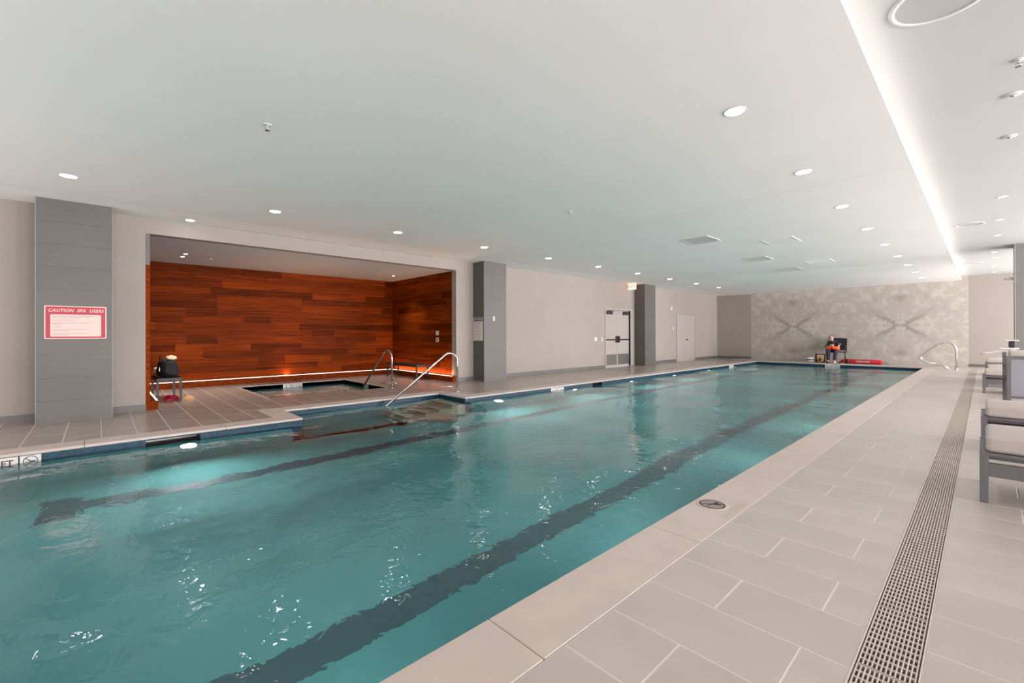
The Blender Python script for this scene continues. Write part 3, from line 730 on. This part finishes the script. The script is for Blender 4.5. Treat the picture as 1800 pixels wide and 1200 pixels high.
plate('switch_plate', (XL, 18.0, 1.425), 'x', .09, .12, 'small white plate on the wall left of the flush door')
plate('switch_plate', (CXF, 7.454, 1.6), 'x', .06, .115, 'white switch plate on the grey column beside the alcove')
plate('control_plate', (-9.974, AY1-.001, 1.236), '-y', .13, .12, 'square white plate on the wooden wall, upper one')
plate('spa_call_button', (-9.974, AY1-.001, 1.054), '-y', .13, .12, 'square plate with red button on the wooden wall, lower one', part=('red_button', 'red'), cat='call button')
t = tag(empty('strobe_alarm', (XL, 17.8, 2.27)), 'small white alarm strobe on the wall above left of the flush door', 'alarm')
m_ = MB(); m_.box(0, .035, -.06, .06, -.07, .07); obj('alarm_body', m_, 'white', t, bev=.008)
m_ = MB(); m_.box(.035, .055, -.035, .035, -.01, .03); obj('strobe_lens', m_, 'offwhite', t, bev=.005)
t = tag(empty('wall_camera', (.487, 15.35, 2.42)), 'small white dome device on the upper side of the right column', 'camera')
m_ = MB(); m_.box(-.02, 0, -.04, .04, -.06, .08); obj('bracket', m_, 'white', t, bev=.004)
m_ = MB(); m_.tube([(-.015, 0, .02), (-.08, 0, .03), (-.17, 0, .02)], [.03, .03, .024]); obj('camera_body', m_, 'white', t)
# exit sign
t = tag(empty('exit_sign', (-8.86, 14.35, 2.83)), 'small lit exit sign hanging from the ceiling by the double doors', 'exit sign')
m_ = MB(); m_.box(-.16, .16, -.02, .02, 0, .2); obj('sign_face', m_, 'exit', t, bev=.004)
m_ = MB(); m_.box(-.02, .02, -.02, .02, .2, .215); obj('ceiling_mount', m_, 'white', t)
text('sign_letters', 'EXIT', .16, 'exitletter', t, face_mat((0, -.022, .1), (1, 0, 0), (0, 0, 1)), bold=True)
# caution sign on column 1
t = tag(empty('caution_sign', (CXF+.001, -.2325, 1.377)), 'red and white caution sign mounted on the left grey column', 'sign')
def xplate(nm, w_, h_, r, th, x, mt, dz=0, dy=0):
    m_ = MB(); m_.prism([(x, dy+p[0], dz+p[1]) for p in rounded(w_, h_, r)], (th, 0, 0)); return obj(nm, m_, mt, t)
xplate('sign_board', .62, .455, .012, .004, 0, 'signwhite'); xplate('red_field', .596, .432, .012, .001, .004, 'redsign')
xplate('text_panel', .505, .305, .012, .001, .005, 'signwhite', -.042)
text('sign_heading', 'CAUTION  SPA  USERS', .058, 'signwhite', t, face_mat((.0058, 0, .163), (0, 1, 0), (0, 0, 1)), bold=True, shear=.3, xs=1.1, ext=.0005, fit=.555)
body = ['Pregnant women and persons with heart disease, high blood pressure or diabetes', 'should not enter the spa without consulting a physician.', '', 'Do not use while under the influence of alcohol.', '', 'Do not use at water temperatures greater than 104 degrees. Exposure may', 'result in heat stroke.', '', 'Do not use alone.', '', 'Unsupervised use by children is prohibited. Enter and exit slowly, and', 'observe a reasonable time limit.', '', 'Long exposure may result in nausea, dizziness or fainting. Keep all', 'breakable objects out of the spa.']
text('sign_text', '\n'.join(body), .0125, 'signink', t, face_mat((.0063, -.235, -.042), (0, 1, 0), (0, 0, 1)), align='LEFT', ext=.0003, bold=True, ls=1.45)
# rules sign on the side of column 2
t = tag(empty('rules_sign', (-8.905, 7.134-.002, 1.33)), 'white spa rules sign with navy heading on the column\'s side', 'sign')
def yplate(nm, w_, h_, th, y, mt, dz=0, dx_=0):
    m_ = MB(); m_.prism([(dx_+p[0], y, dz+p[1]) for p in rounded(w_, h_, .01)], (0, -th, 0)); return obj(nm, m_, mt, t)
yplate('sign_board', .40, .60, .004, 0, 'signpaper'); yplate('navy_band', .37, .085, .001, -.004, 'navy', .245)
text('sign_heading', 'SPA RULES', .07, 'signpaper', t, face_mat((0, -.0055, .245), (1, 0, 0), (0, 0, 1)), bold=True, ext=.0004)
rules = ['Shower before entering.', 'No food, drink or glass.', '', 'No diving or running.', 'Children must be', 'supervised by an adult.', '', 'Do not use the spa alone.', 'Limit use to ten minutes.', '', 'Persons with open cuts', 'or sores may not enter.', '', 'Maximum 104 degrees.', '', 'In emergency dial 911.']
text('sign_text', '\n'.join(rules), .028, 'signink', t, face_mat((-.175, -.005, -.05), (1, 0, 0), (0, 0, 1)), align='LEFT', ext=.0004, ls=1.05)

# depth markers
def ring2d(cx_, cy_, r, wd, n=28):
    out = []
    for j in range(n):
        a, b = 2*PI*j/n, 2*PI*(j+1)/n
        out.append([(cx_+r*math.cos(a), cy_+r*math.sin(a)), (cx_+r*math.cos(b), cy_+r*math.sin(b)), (cx_+(r-wd)*math.cos(b), cy_+(r-wd)*math.sin(b)), (cx_+(r-wd)*math.cos(a), cy_+(r-wd)*math.sin(a))])
    return out
def bar2d(x0_, y0_, x1_, y1_, wd):
    d = Vector((x1_-x0_, y1_-y0_)).normalized(); n = Vector((-d.y, d.x))*wd/2
    return [(x0_+n.x, y0_+n.y), (x1_+n.x, y1_+n.y), (x1_-n.x, y1_-n.y), (x0_-n.x, y0_-n.y)]
def flat(polys, fm, off=.0):
    m_ = MB()
    for p in polys: m_.poly([fm @ Vector((q[0], q[1], off)) for q in p])
    return m_
def nodive(r):
    P_ = ring2d(0, 0, r, r*.13)+[bar2d(-r*.62, r*.62, r*.62, -r*.62, r*.14)]
    P_ += [bar2d(-r*.75, 0, r*.75, .0, r*.09), [(r*.05, -r*.05), (r*.7, 0), (r*.3, -r*.62)]]
    return P_
def marker(nm, c, right, label, cells, s=.15, up=(0, 0, 1)):
    t = tag(empty(nm, c), label, 'depth marker'); n = len(cells)
    for i, cl in enumerate(cells):
        cx_ = (i-(n-1)/2)*(s+.012); fm = face_mat((0, 0, 0), right, up) @ Matrix.Translation((cx_, 0, 0))
        m_ = MB(); a = s/2; pts = [fm @ Vector(q) for q in ((-a, -a*.8, 0), (a, -a*.8, 0), (a, a*.8, 0), (-a, a*.8, 0))]
        nn = (fm.to_3x3() @ Vector((0, 0, 1))); m_.prism(pts, nn*.004); tl = obj('marker_tile', m_, 'signpaper', t)
        if cl == 'nodive': o_ = obj('no_diving_symbol', flat(nodive(s*.36), fm, .0052), 'ink', tl)
        else: text('marker_text', cl, s*.55, 'ink', tl, fm @ Matrix.Translation((0, 0, .0052)), ext=.0002, bold=True)
    return t
marker('depth_marker', (PL+.002, -.68, -.095), (0, 1, 0), 'white depth marker tiles at the waterline below the caution sign', ['4', 'FT', 'nodive'], .15)
marker('depth_marker', (PL+.002, 7.73, -.095), (0, 1, 0), 'white depth marker tiles on the left waterline near the second column', ['4', 'FT', 'nodive'], .14)
marker('depth_marker', (PL+.002, 18.0, -.095), (0, 1, 0), 'white depth marker tiles at the far end of the left waterline', ['4', 'FT', 'nodive'], .14)
marker('depth_marker', (-4.03, PY1-.002, -.085), (1, 0, 0), 'white depth marker tiles on the far waterline below the lifeguard', ['4', 'FT', 'nodive'], .15)
marker('depth_marker', (SX0+.002, 3.5, -.075), (0, 1, 0), 'white depth marker tiles on the back edge of the spa', ['3', 'FT', 'nodive'], .14)
marker('depth_marker', (-10.35, SY1-.002, -.075), (1, 0, 0), 'white depth marker tiles at the foot of the spa handrail', ['3', 'nodive'], .13)
# round no-diving inlay on the coping
t = tag(empty('no_diving_inlay', (-1.307, 3.14, .0015)), 'round black and grey no diving inlay in the right coping', 'marker')
m_ = MB(); m_.lathe([(.105, 0), (.1, .0015)], 0, 0, 0, 36); obj('disc', m_, 'coping', t)
m_ = MB(); m_.lathe([(.086, .0015), (.085, .002)], 0, 0, 0, 36); obj('disc_face', m_, 'pit', t)
fm = face_mat((0, 0, 0), (.15, 1, 0), (-1, .15, 0))
obj('symbol', flat(nodive(.085), fm, .0028), 'ink', t)
text('engraved_words', 'NO DIVING', .07, 'engrave', t, face_mat((.145, .02, .0007), (0, 1, 0), (-1, 0, 0)), ext=.0002)['kind'] = 'stuff'

# underwater lights
for i, y in enumerate((.8, 5.86, 8.34, 10.85, 13.35, 15.9, 18.35)):
    t = tag(empty('underwater_light', (PL+.001, y, -.36)), f'round underwater light in the left pool wall, {ordn[i]} from the camera', 'pool light', 'underwater pool lights')
    m_ = MB(); m_.lathe([(.1, 0), (.1, .01), (.085, .018), (.08, .012)], 0, 0, 0, 24, 'x'); obj('light_rim', m_, 'steel', t)
    m_ = MB(); m_.lathe([(.08, .012), (.06, .022), (.01, .028)], 0, 0, 0, 24, 'x'); obj('light_lens', m_, 'uw', t)
    l = bpy.data.lights.new('underwater_beam', 'SPOT'); l.energy = 52; l.spot_size = 2.6; l.spot_blend = .9; l.shadow_soft_size = .08; l.color = (1, .96, .94)
    o = bpy.data.objects.new('underwater_beam', l); C.objects.link(o); o.location = (PL+.06, y, -.36); o.rotation_euler = Vector((1, 0, -.35)).to_track_quat('-Z', 'Y').to_euler()

for i, y in enumerate((.8, 3.3, 5.86, 8.34, 10.85, 13.35, 15.9, 18.35)):   # added hidden lamps below the near coping, extra light for the ceiling
    t = tag(empty('underwater_light', (PR-.001, y, -.36)), f'added unseen underwater light in the right pool wall, {ordn[i]} from the camera', 'pool light', 'added underwater lights on the right')
    m_ = MB(); m_.lathe([(.1, 0), (.1, -.01), (.085, -.018), (.08, -.012)], 0, 0, 0, 24, 'x'); obj('light_rim', m_, 'steel', t)
    m_ = MB(); m_.lathe([(.08, -.012), (.06, -.022), (.01, -.028)], 0, 0, 0, 24, 'x'); obj('light_lens', m_, 'uw', t)
    l = bpy.data.lights.new('underwater_beam', 'SPOT'); l.energy = 18; l.spot_size = 2.6; l.spot_blend = .9; l.shadow_soft_size = .08; l.color = (1, .95, .92)
    o = bpy.data.objects.new('underwater_beam', l); C.objects.link(o); o.location = (PR-.06, y, -.36); o.rotation_euler = Vector((-1, 0, -.35)).to_track_quat('-Z', 'Y').to_euler()

# ================================================================== RAILS
def rail(nm, pts, label, cat='handrail', r=.021, rad=.16, flanges=(), group=None):
    t = tag(empty(nm, (0, 0, 0)), label, cat, group)
    m_ = MB(); m_.tube(bent(pts, rad, 7), r, 14); obj('rail_tube', m_, 'steel', t)
    for f in flanges:
        m_ = MB(); m_.lathe([(.05, 0), (.048, .008), (.03, .02), (.022, .022)], f[0], f[1], 0, 20); obj('flange', m_, 'steel', t)
rail('handrail', [(-7.46, 5.42, 0), (-7.46, 5.42, .74), (-7.46, 5.2, .84), (-7.46, 3.35, -.44)], 'tall stainless steel handrail sloping into the pool steps', flanges=[(-7.46, 5.42)])
rail('handrail', [(-9.08, 4.80, 0), (-9.08, 4.80, .76), (-9.26, 4.76, .87), (-10.2, 4.55, -.18)], 'shorter stainless steel handrail sloping into the spa', flanges=[(-9.08, 4.80)], rad=.14)
rail('foot_hook', [(-7.55, 5.36, 0), (-7.55, 5.36, .12), (-7.62, 5.08, .12)], 'small low steel hook bar at the foot of the pool handrail', 'hook bar', r=.008, rad=.03)
rail('foot_hook', [(-9.0, 4.86, 0), (-9.0, 4.86, .12), (-9.15, 4.6, .12)], 'small low steel hook bar at the foot of the spa handrail', 'hook bar', r=.008, rad=.03)
for i, y in enumerate((20.35, 20.68)):
    rail('ladder_rail', [(-.62, y, 0), (-.62, y, .74), (-.80, y, .93), (-1.12, y, .78), (-1.52, y, .36), (-1.34, y, .17), (-.98, y, .18), (-.80, y, .0)], ['figure-four steel grab rail at the far right pool corner, nearer one', 'figure-four steel grab rail at the far right pool corner, farther one'][i], 'grab rail', rad=.13, flanges=[(-.62, y), (-.80, y)], group='grab rails at the far pool corner')

# ================================================================== FURNITURE
def softbox(sx, sy, sz, r, mt, name, parent, loc_, sub=2, puff=.0):
    bm = bmesh.new(); bmesh.ops.create_cube(bm, size=1)
    bmesh.ops.scale(bm, vec=(sx, sy, sz), verts=bm.verts)
    bmesh.ops.subdivide_edges(bm, edges=bm.edges, cuts=3, use_grid_fill=True)
    for v in bm.verts:
        fx, fy = 1-abs(v.co.x/(sx/2))**2, 1-abs(v.co.y/(sy/2))**2
        if abs(v.co.z) > sz*.45: v.co.z += math.copysign(puff*max(fx, 0)**.5*max(fy, 0)**.5, v.co.z)
    me = bpy.data.meshes.new(name); bm.to_mesh(me); bm.free(); me.polygons.foreach_set('use_smooth', [True]*len(me.polygons)); me.materials.append(MT[mt])
    o = bpy.data.objects.new(name, me); C.objects.link(o); o.parent = parent; o.location = loc_
    b = o.modifiers.new('bevel', 'BEVEL'); b.width = r; b.segments = 4; b.limit_method = 'ANGLE'; return o
def bench(x0_, x1_, y0_, y1_, h, label):
    t = tag(empty('bench', ((x0_+x1_)/2, (y0_+y1_)/2, 0)), label, 'bench'); a, b = (x1_-x0_)/2, (y1_-y0_)/2
    m_ = MB(); n = 5
    for i in range(n):
        w_ = 2*b/n; m_.box(-a+.02, a-.02, -b+i*w_+.004, -b+(i+1)*w_-.004, h-.02, h)
    s = obj('seat', m_, 'charcoal', t, bev=.003)
    m_ = MB(); m_.box(-a, a, -b, -b+.035, h-.06, h-.0); m_.box(-a, a, b-.035, b, h-.06, h); m_.box(-a, -a+.035, -b+.035, b-.035, h-.06, h); m_.box(a-.035, a, -b+.035, b-.035, h-.06, h)
    obj('seat_frame', m_, 'charcoal', t, bev=.004)
    for sx in (-1, 1):
        for sy in (-1, 1):
            m_ = MB(); x, y = sx*(a-.0175), sy*(b-.0175); m_.box(x-.0175, x+.0175, y-.0175, y+.0175, 0, h-.06); obj('leg', m_, 'charcoal', t)
    return t
bench(-11.08, -10.05, .74, 1.11, .42, 'dark metal bench with a black bag on it, left in the alcove')
bench(-11.75, -10.13, 6.05, 6.42, .40, 'dark metal bench against the right wooden alcove wall')
# black bag
t = tag(empty('duffel_bag', (-10.42, .93, .42), 0.15), 'bulging black bag standing on the left alcove bench', 'bag')
bm = bmesh.new(); bmesh.ops.create_icosphere(bm, subdivisions=4, radius=1)
for v in bm.verts:
    c_ = v.co.copy(); sg = lambda q, e: math.copysign(abs(q)**e, q)
    x, y, z = sg(c_.x, .55)*.26, sg(c_.y, .6)*.15, sg(c_.z, .6)*.17
    z = z+.17; tp = 1-.28*max(z-.12, 0)/.22; x *= tp; y *= tp*.95
    nz = noise.noise(Vector((x*9, y*9, z*9)))*.022+noise.noise(Vector((x*22, y*22, z*22)))*.01
    v.co = Vector((x, y, z))*(1+0)+c_*nz
    v.co.z = max(v.co.z, 0)
me = bpy.data.meshes.new('bag_body'); bm.to_mesh(me); bm.free(); me.polygons.foreach_set('use_smooth', [True]*len(me.polygons)); me.materials.append(MT['black'])
o = bpy.data.objects.new('bag_body', me); C.objects.link(o); o.parent = t
for s in (-1, 1):
    m_ = MB(); m_.tube(bent([(-.1, s*.09, .26), (-.08, s*.1, .38), (.08, s*.1, .38), (.1, s*.09, .26)], .06), .009, 8); obj('handle', m_, 'blackp', t)
m_ = MB(); m_.box(.12, .15, -.156, -.15, .12, .19); obj('buckle', m_, 'steel', t)
def blob(nm, c, rx, ry, rz, mt, parent=None, seed=0, amp=.15, sq=1):
    bm = bmesh.new(); bmesh.ops.create_icosphere(bm, subdivisions=3, radius=1)
    for v in bm.verts:
        n_ = 1+amp*noise.noise(v.co*1.7+Vector((seed, seed*2, 0))); v.co = Vector((math.copysign(abs(v.co.x)**sq, v.co.x)*rx, math.copysign(abs(v.co.y)**sq, v.co.y)*ry, math.copysign(abs(v.co.z)**sq, v.co.z)*rz))*n_
    me = bpy.data.meshes.new(nm); bm.to_mesh(me); bm.free(); me.polygons.foreach_set('use_smooth', [True]*len(me.polygons)); me.materials.append(MT[mt])
    o_ = bpy.data.objects.new(nm, me); C.objects.link(o_); o_.parent = parent; o_.location = c; return o_
o = blob('towel', (-10.36, .98, .775), .10, .08, .045, 'cream', seed=3, amp=.3); tag(o, 'cream towel poking out of the top of the black bag', 'towel')
o = blob('scarf', (-10.86, .86, .515), .09, .09, .075, 'cream', seed=9, amp=.7); tag(o, 'crumpled cream cloth at the left end of the bench', 'cloth')
def shoe(loc_, rz, mt, label, group=None, L_=.24):
    t = tag(empty('shoe', loc_, rz), label, 'shoe', group)
    pts = []
    for i in range(20):
        a = 2*PI*i/20; x = L_/2*math.cos(a); y = .043*math.sin(a)*(1+.25*math.cos(a)); pts.append((x, y, 0))
    m_ = MB(); m_.prism(pts, (0, 0, .022)); obj('sole', m_, 'tan' if mt == 'tan' else 'shoe', t, bev=.005)
    bm = bmesh.new(); bmesh.ops.create_uvsphere(bm, u_segments=16, v_segments=10, radius=1)
    for v in bm.verts: v.co = Vector((.03+v.co.x*.085, v.co.y*.047, .02+max(v.co.z, 0)*.055))
    me = bpy.data.meshes.new('upper'); bm.to_mesh(me); bm.free(); me.polygons.foreach_set('use_smooth', [True]*len(me.polygons)); me.materials.append(MT[mt]); u = bpy.data.objects.new('upper', me); C.objects.link(u); u.parent = t
    m_ = MB(); m_.tube(bent([(.0, -.045, .02), (-.08, -.03, .06), (-.08, .03, .06), (0, .045, .02)], .03), .006, 8); obj('heel_strap', m_, mt, t)
shoe((-10.45, .93, 0), 2.5, 'shoe', 'crimson slip-on shoe under the left bench, rear one', 'pair of crimson shoes')
shoe((-10.30, 1.0, 0), 2.2, 'shoe', 'crimson slip-on shoe under the left bench, front one', 'pair of crimson shoes')
shoe((-10.12, 1.19, 0), 1.6, 'tan', 'tan sandal beside the front leg of the left bench')

# loungers (long cushions pointing away to the right)
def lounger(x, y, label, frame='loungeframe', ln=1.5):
    t = tag(empty('lounger', (x, y, 0)), label, 'lounge seat', 'cushioned lounge seats along the right deck'); W_ = .66
    for sx in (0, 1):
        for sy in (0, 1):
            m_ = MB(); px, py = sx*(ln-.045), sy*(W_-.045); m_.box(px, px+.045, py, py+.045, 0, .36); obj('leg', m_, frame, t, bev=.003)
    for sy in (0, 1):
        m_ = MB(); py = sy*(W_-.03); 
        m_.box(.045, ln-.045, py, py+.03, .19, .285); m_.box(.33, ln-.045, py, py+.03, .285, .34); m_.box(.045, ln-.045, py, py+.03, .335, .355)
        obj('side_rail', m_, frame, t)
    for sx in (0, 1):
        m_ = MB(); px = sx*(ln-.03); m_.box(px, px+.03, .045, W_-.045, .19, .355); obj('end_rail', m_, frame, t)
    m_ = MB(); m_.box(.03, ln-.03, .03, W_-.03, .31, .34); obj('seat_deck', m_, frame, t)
    softbox(ln-.05, W_-.03, .12, .045, 'cushion', 'cushion', t, (ln/2+.005, W_/2, .415), puff=.02); return t
for i, (y, wh) in enumerate(((4.57, 'nearest of the row'), (6.5, 'second of the row'), (12.85, 'third, just beyond the armchair'), (14.4, 'fourth, at mid distance'), (16.2, 'fifth, beyond the column'), (18.2, 'farthest of the row'))):
    lounger(-.025+(.04 if y > 14 else 0), y, f'grey framed lounge seat with pale cushion, {wh}', ln=1.5 if y < 14 or y > 16 else .44)
# armchair with its back to the camera
t = tag(empty('lounge_armchair', (.25, 10.85, 0)), 'tall-backed grey armchair seen from behind at the right edge', 'armchair')
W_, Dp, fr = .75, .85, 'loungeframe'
for sx in (0, 1):
    px = sx*(W_-.05)
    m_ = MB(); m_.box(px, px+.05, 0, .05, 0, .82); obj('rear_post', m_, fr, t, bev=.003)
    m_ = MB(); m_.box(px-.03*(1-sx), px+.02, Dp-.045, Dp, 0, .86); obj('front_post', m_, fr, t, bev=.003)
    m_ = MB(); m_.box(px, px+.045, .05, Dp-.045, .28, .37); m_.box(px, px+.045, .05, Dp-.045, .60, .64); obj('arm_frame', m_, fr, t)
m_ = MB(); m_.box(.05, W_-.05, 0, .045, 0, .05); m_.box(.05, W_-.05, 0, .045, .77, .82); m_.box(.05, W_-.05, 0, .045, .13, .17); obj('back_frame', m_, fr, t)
m_ = MB(); m_.box(.05, W_-.05, .015, .03, .17, .77); obj('back_sling', m_, 'sling', t)
softbox(W_-.04, .17, .55, .06, 'cushion', 'back_cushion', t, (W_/2, .15, .64), puff=.0)
softbox(W_-.1, Dp-.2, .14, .05, 'cushion', 'seat_cushion', t, (W_/2, .5, .40), puff=.0)
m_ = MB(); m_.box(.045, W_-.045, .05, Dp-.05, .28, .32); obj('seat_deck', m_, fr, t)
# white seat with curved foot arm
t = tag(empty('pool_lift', (.36, 14.2, 0)), 'white seat with curved foot arm on a post beside the right column', 'pool lift')
m_ = MB(); m_.tube([(.1, .9, 0), (.1, .9, .8)], .04, 14); obj('post', m_, 'white', t)
m_ = MB(); m_.tube(bent([(.14, .9, .8), (-.05, .9, .82), (-.26, .9, .74), (-.42, .9, .72)], .12), .022, 12); obj('foot_arm', m_, 'white', t)
softbox(.3, .36, .03, .012, 'white', 'seat', t, (.02, .82, .85)); softbox(.22, .36, .025, .012, 'white', 'head_pad', t, (.06, .82, 1.03))
m_ = MB(); m_.box(.02, .12, .7, .95, .865, 1.01); obj('seat_back_block', m_, 'charcoal', t, bev=.02)

# ================================================================== LIFEGUARD GROUP at the far end
PX, PYY = -4.13, 21.9
t = tag(empty('camping_chair', (PX, PYY, 0)), 'black folding armchair against the marble wall, under the lifeguard', 'chair')
m_ = MB(); m_.box(-.26, .26, -.02, .27, .42, .45); obj('seat', m_, 'black', t, bev=.01)
m_ = MB(); m_.prism([(-.16, .27, .5), (.29, .27, .5), (.31, .36, .98), (.05, .37, 1.01), (-.14, .36, 1.0)], (0, .025, 0)); obj('backrest', m_, 'black', t, bev=.01)
m_ = MB(); m_.box(.06, .14, .28, .29, .74, .77) ; o = obj('label_patch', m_, 'signpaper', t); o.location = (0, -.02, 0)
for s in (-1, 1):
    m_ = MB(); m_.tube([(s*.30, -.1, .0), (s*.27, .3, .45)], .013, 8); m_.tube([(s*.30, .3, .0), (s*.3, -.08, .43)], .013, 8); obj('leg_cross', m_, 'blackp', t)
    m_ = MB(); m_.tube([(s*.30, .30, .40), (s*.31, .34, .98)], .013, 8); m_.tube([(s*.30, -.08, .40), (s*.31, -.1, .68)], .013, 8); obj('side_post', m_, 'blackp', t)
    m_ = MB(); m_.box(s*.31-.035, s*.31+.035, -.14, .30, .68, .71); obj('armrest', m_, 'blackp', t, bev=.008)
# person: one continuous skinned body
t = tag(empty('person', (PX-.06, PYY, 0)), 'person in black shirt and dark trousers seated with an orange float on the lap', 'person')
def skinned(name, verts, edges, rad, mt, parent, sub=2, root=0):
    me = bpy.data.meshes.new(name); me.from_pydata(verts, edges, []); o_ = bpy.data.objects.new(name, me); C.objects.link(o_); o_.parent = parent
    md = o_.modifiers.new('skin', 'SKIN'); md.use_smooth_shade = True
    sv = me.skin_vertices[0].data
    for i, r_ in enumerate(rad): sv[i].radius = r_ if isinstance(r_, tuple) else (r_, r_); sv[i].use_root = (i == root)
    sb_ = o_.modifiers.new('sub', 'SUBSURF'); sb_.levels = sub; sb_.render_levels = sub
    me.materials.append(MT[mt]); return o_
V = [(0, .08, .50), (-.02, .10, .66), (-.04, .10, .80), (-.06, .08, .87), (-.07, .05, .93),            # 0-4 pelvis..neck
     (-.17, .09, .83), (-.24, .02, .66), (-.13, -.15, .60),                                       # 5-7 left arm
     (.06, .09, .83), (.17, .02, .68), (.13, -.16, .61),                                          # 8-10 right arm
     (-.09, .02, .50), (-.14, -.30, .49), (-.13, -.32, .08), (-.13, -.42, .04),                   # 11-14
     (.09, .02, .50), (.12, -.30, .50), (.08, -.33, .08), (.10, -.44, .04)]
E_ = [(0,1),(1,2),(2,3),(3,4),(2,5),(5,6),(6,7),(2,8),(8,9),(9,10),(0,11),(11,12),(12,13),(13,14),(0,15),(15,16),(16,17),(17,18)]
rd = [(.15,.11),(.14,.10),(.14,.10),(.06,.06),(.05,.05),.06,.045,.03,.06,.045,.03,.085,.065,.042,.035,.085,.065,.042,.035]
body_ = skinned('body', V, E_, rd, 'skin', t)
# shirt and trousers follow the body, slightly larger
skinned('shirt', [V[0], V[1], V[2], V[3], V[5], V[6], V[8], V[9]], [(0,1),(1,2),(2,3),(2,4),(4,5),(2,6),(6,7)], [(.165,.12),(.155,.115),(.155,.115),(.065,.065),.075,.056,.075,.056], 'black', t)
skinned('trousers', [V[0], V[11], V[12], V[13], V[15], V[16], V[17], (0, .08, .56)], [(0,1),(1,2),(2,3),(0,4),(4,5),(5,6),(0,7)], [(.16,.12),.10,.083,.06,.10,.083,.06,(.15,.11)], 'purple', t)
hd = blob('head', (-.085, .0, 1.02), .072, .09, .105, 'skin', t, amp=0)
o = blob('hair', (-.085, .025, 1.05), .082, .088, .09, 'hair', t, amp=.08)
m_ = MB(); m_.box(-.15, -.095, -.10, -.085, 1.02, 1.045); m_.box(-.075, -.02, -.10, -.085, 1.02, 1.045); m_.box(-.1, -.07, -.098, -.09, 1.032, 1.038); obj('sunglasses', m_, 'blackp', t, bev=.004)
m_ = MB(); m_.tube([(-.085, -.085, 1.02), (-.085, -.105, .995)], [.008, .012], 8); obj('nose', m_, 'skin', t)
m_ = MB(); m_.box(-.105, -.065, -.094, -.084, .962, .968); obj('mouth', m_, 'redsign', t)
for s in (-1, 1): blob('ear', (-.085+s*.073, .0, 1.015), .012, .02, .028, 'skin', t, amp=0)
for hx, s in ((-.13, 1), (.13, -1)):
    for k_ in range(4):
        m_ = MB(); x = hx+s*(.0)+(k_-1.5)*.018
        m_.tube([(x*.96, -.17, .615), (x*.9+s*.015, -.205, .625-.003*k_), (x*.85+s*.03, -.225, .60)], [.009, .008, .006], 6); obj('finger', m_, 'skin', t)
    m_ = MB(); m_.tube([(hx+s*.03, -.15, .62), (hx+s*.06, -.18, .635)], [.011, .007], 6); obj('thumb', m_, 'skin', t)
for x in (-.13, .10):
    blob('shoe', (x, -.42, .035), .045, .12, .035, 'peach' if x > 0 else 'purple', t, amp=0)
# orange rescue float on the lap
t = tag(empty('rescue_float', (PX-.06, PYY-.22, .60)), 'bright orange rescue float lying across the lifeguard\'s lap', 'rescue float')
m_ = MB(); m_.tube(bent([(-.20, .02, -.02), (-.08, -.04, .02), (.10, -.04, .02), (.22, .02, -.03)], .08), [.03]+[.06]*15+[.03] if False else .058, 12); obj('float_body', m_, 'orange', t)
m_ = MB(); m_.tube([(-.03, -.04, .02), (.03, -.04, .02)], .062, 12); obj('strap_band', m_, 'red', t)
# red rescue tube on the floor
t = tag(empty('rescue_tube', (-3.27, 21.75, .085)), 'long red rescue tube lying on the deck before the marble wall', 'rescue tube')
m_ = MB(); m_.tube([(-.66, 0, 0), (-.63, 0, 0), (-.56, 0, 0), (.56, 0, 0), (.62, 0, 0), (.655, 0, 0)], [.03, .06, .083, .083, .06, .03], 16); obj('tube_body', m_, 'red', t)
m_ = MB(); m_.tube([(-.50, 0, 0), (-.40, 0, 0)], .086, 16); obj('black_band', m_, 'blackp', t)
m_ = MB(); m_.tube([(.65, 0, 0), (.74, -.02, -.03), (.82, -.05, -.075)], .009, 8); obj('tow_cord', m_, 'blackp', t)
m_ = MB(); m_.tube(bent([(-.65, 0, 0), (-.68, .03, -.04), (-.73, -.02, -.075)], .05), .022, 8); obj('shoulder_strap', m_, 'blackp', t)
text('tube_lettering', 'LIFEGUARD', .085, 'signpaper', t, face_mat((.05, -.0865, .005), (1, 0, 0), (0, 0, 1)), bold=True, ext=.001)
# bags on the left of the chair
t = tag(empty('round_bag', (-4.62, 21.72, 0)), 'round olive gold bag with dark centre beside the lifeguard', 'bag')
m_ = MB(); m_.lathe([(.07, -.05), (.11, -.04), (.115, 0), (.11, .05), (.07, .06)], 0, 0, .117, 24, 'y'); obj('bag_body', m_, 'olive', t)
m_ = MB(); m_.lathe([(.05, -.055), (.045, -.064)], 0, 0, .117, 20, 'y'); obj('centre_patch', m_, 'blackp', t)
t = tag(empty('tote_bag', (-4.68, 22.0, 0)), 'black tote with peach front left of the lifeguard\'s chair', 'bag')
softbox(.34, .16, .34, .03, 'black', 'bag_body', t, (0, .04, .172)); softbox(.24, .06, .22, .02, 'peach', 'front_pocket', t, (.02, -.075, .20))
t = tag(empty('helmet_bag', (-4.98, 21.8, 0)), 'small white case with a black band, leftmost item by the wall', 'case')
m_ = MB(); m_.lathe([(.11, 0), (.14, .03), (.15, .08), (.15, .12), (.12, .18), (.07, .21)], 0, 0, 0, 24); obj('case_body', m_, 'white', t)
m_ = MB(); m_.lathe([(.152, .075), (.156, .08), (.156, .115), (.152, .12)], 0, 0, 0, 24); obj('black_band', m_, 'blackp', t)
m_ = MB(); m_.tube(bent([(-.05, 0, .2), (-.04, 0, .24), (.04, 0, .24), (.05, 0, .2)], .02), .008, 8); obj('handle', m_, 'blackp', t)
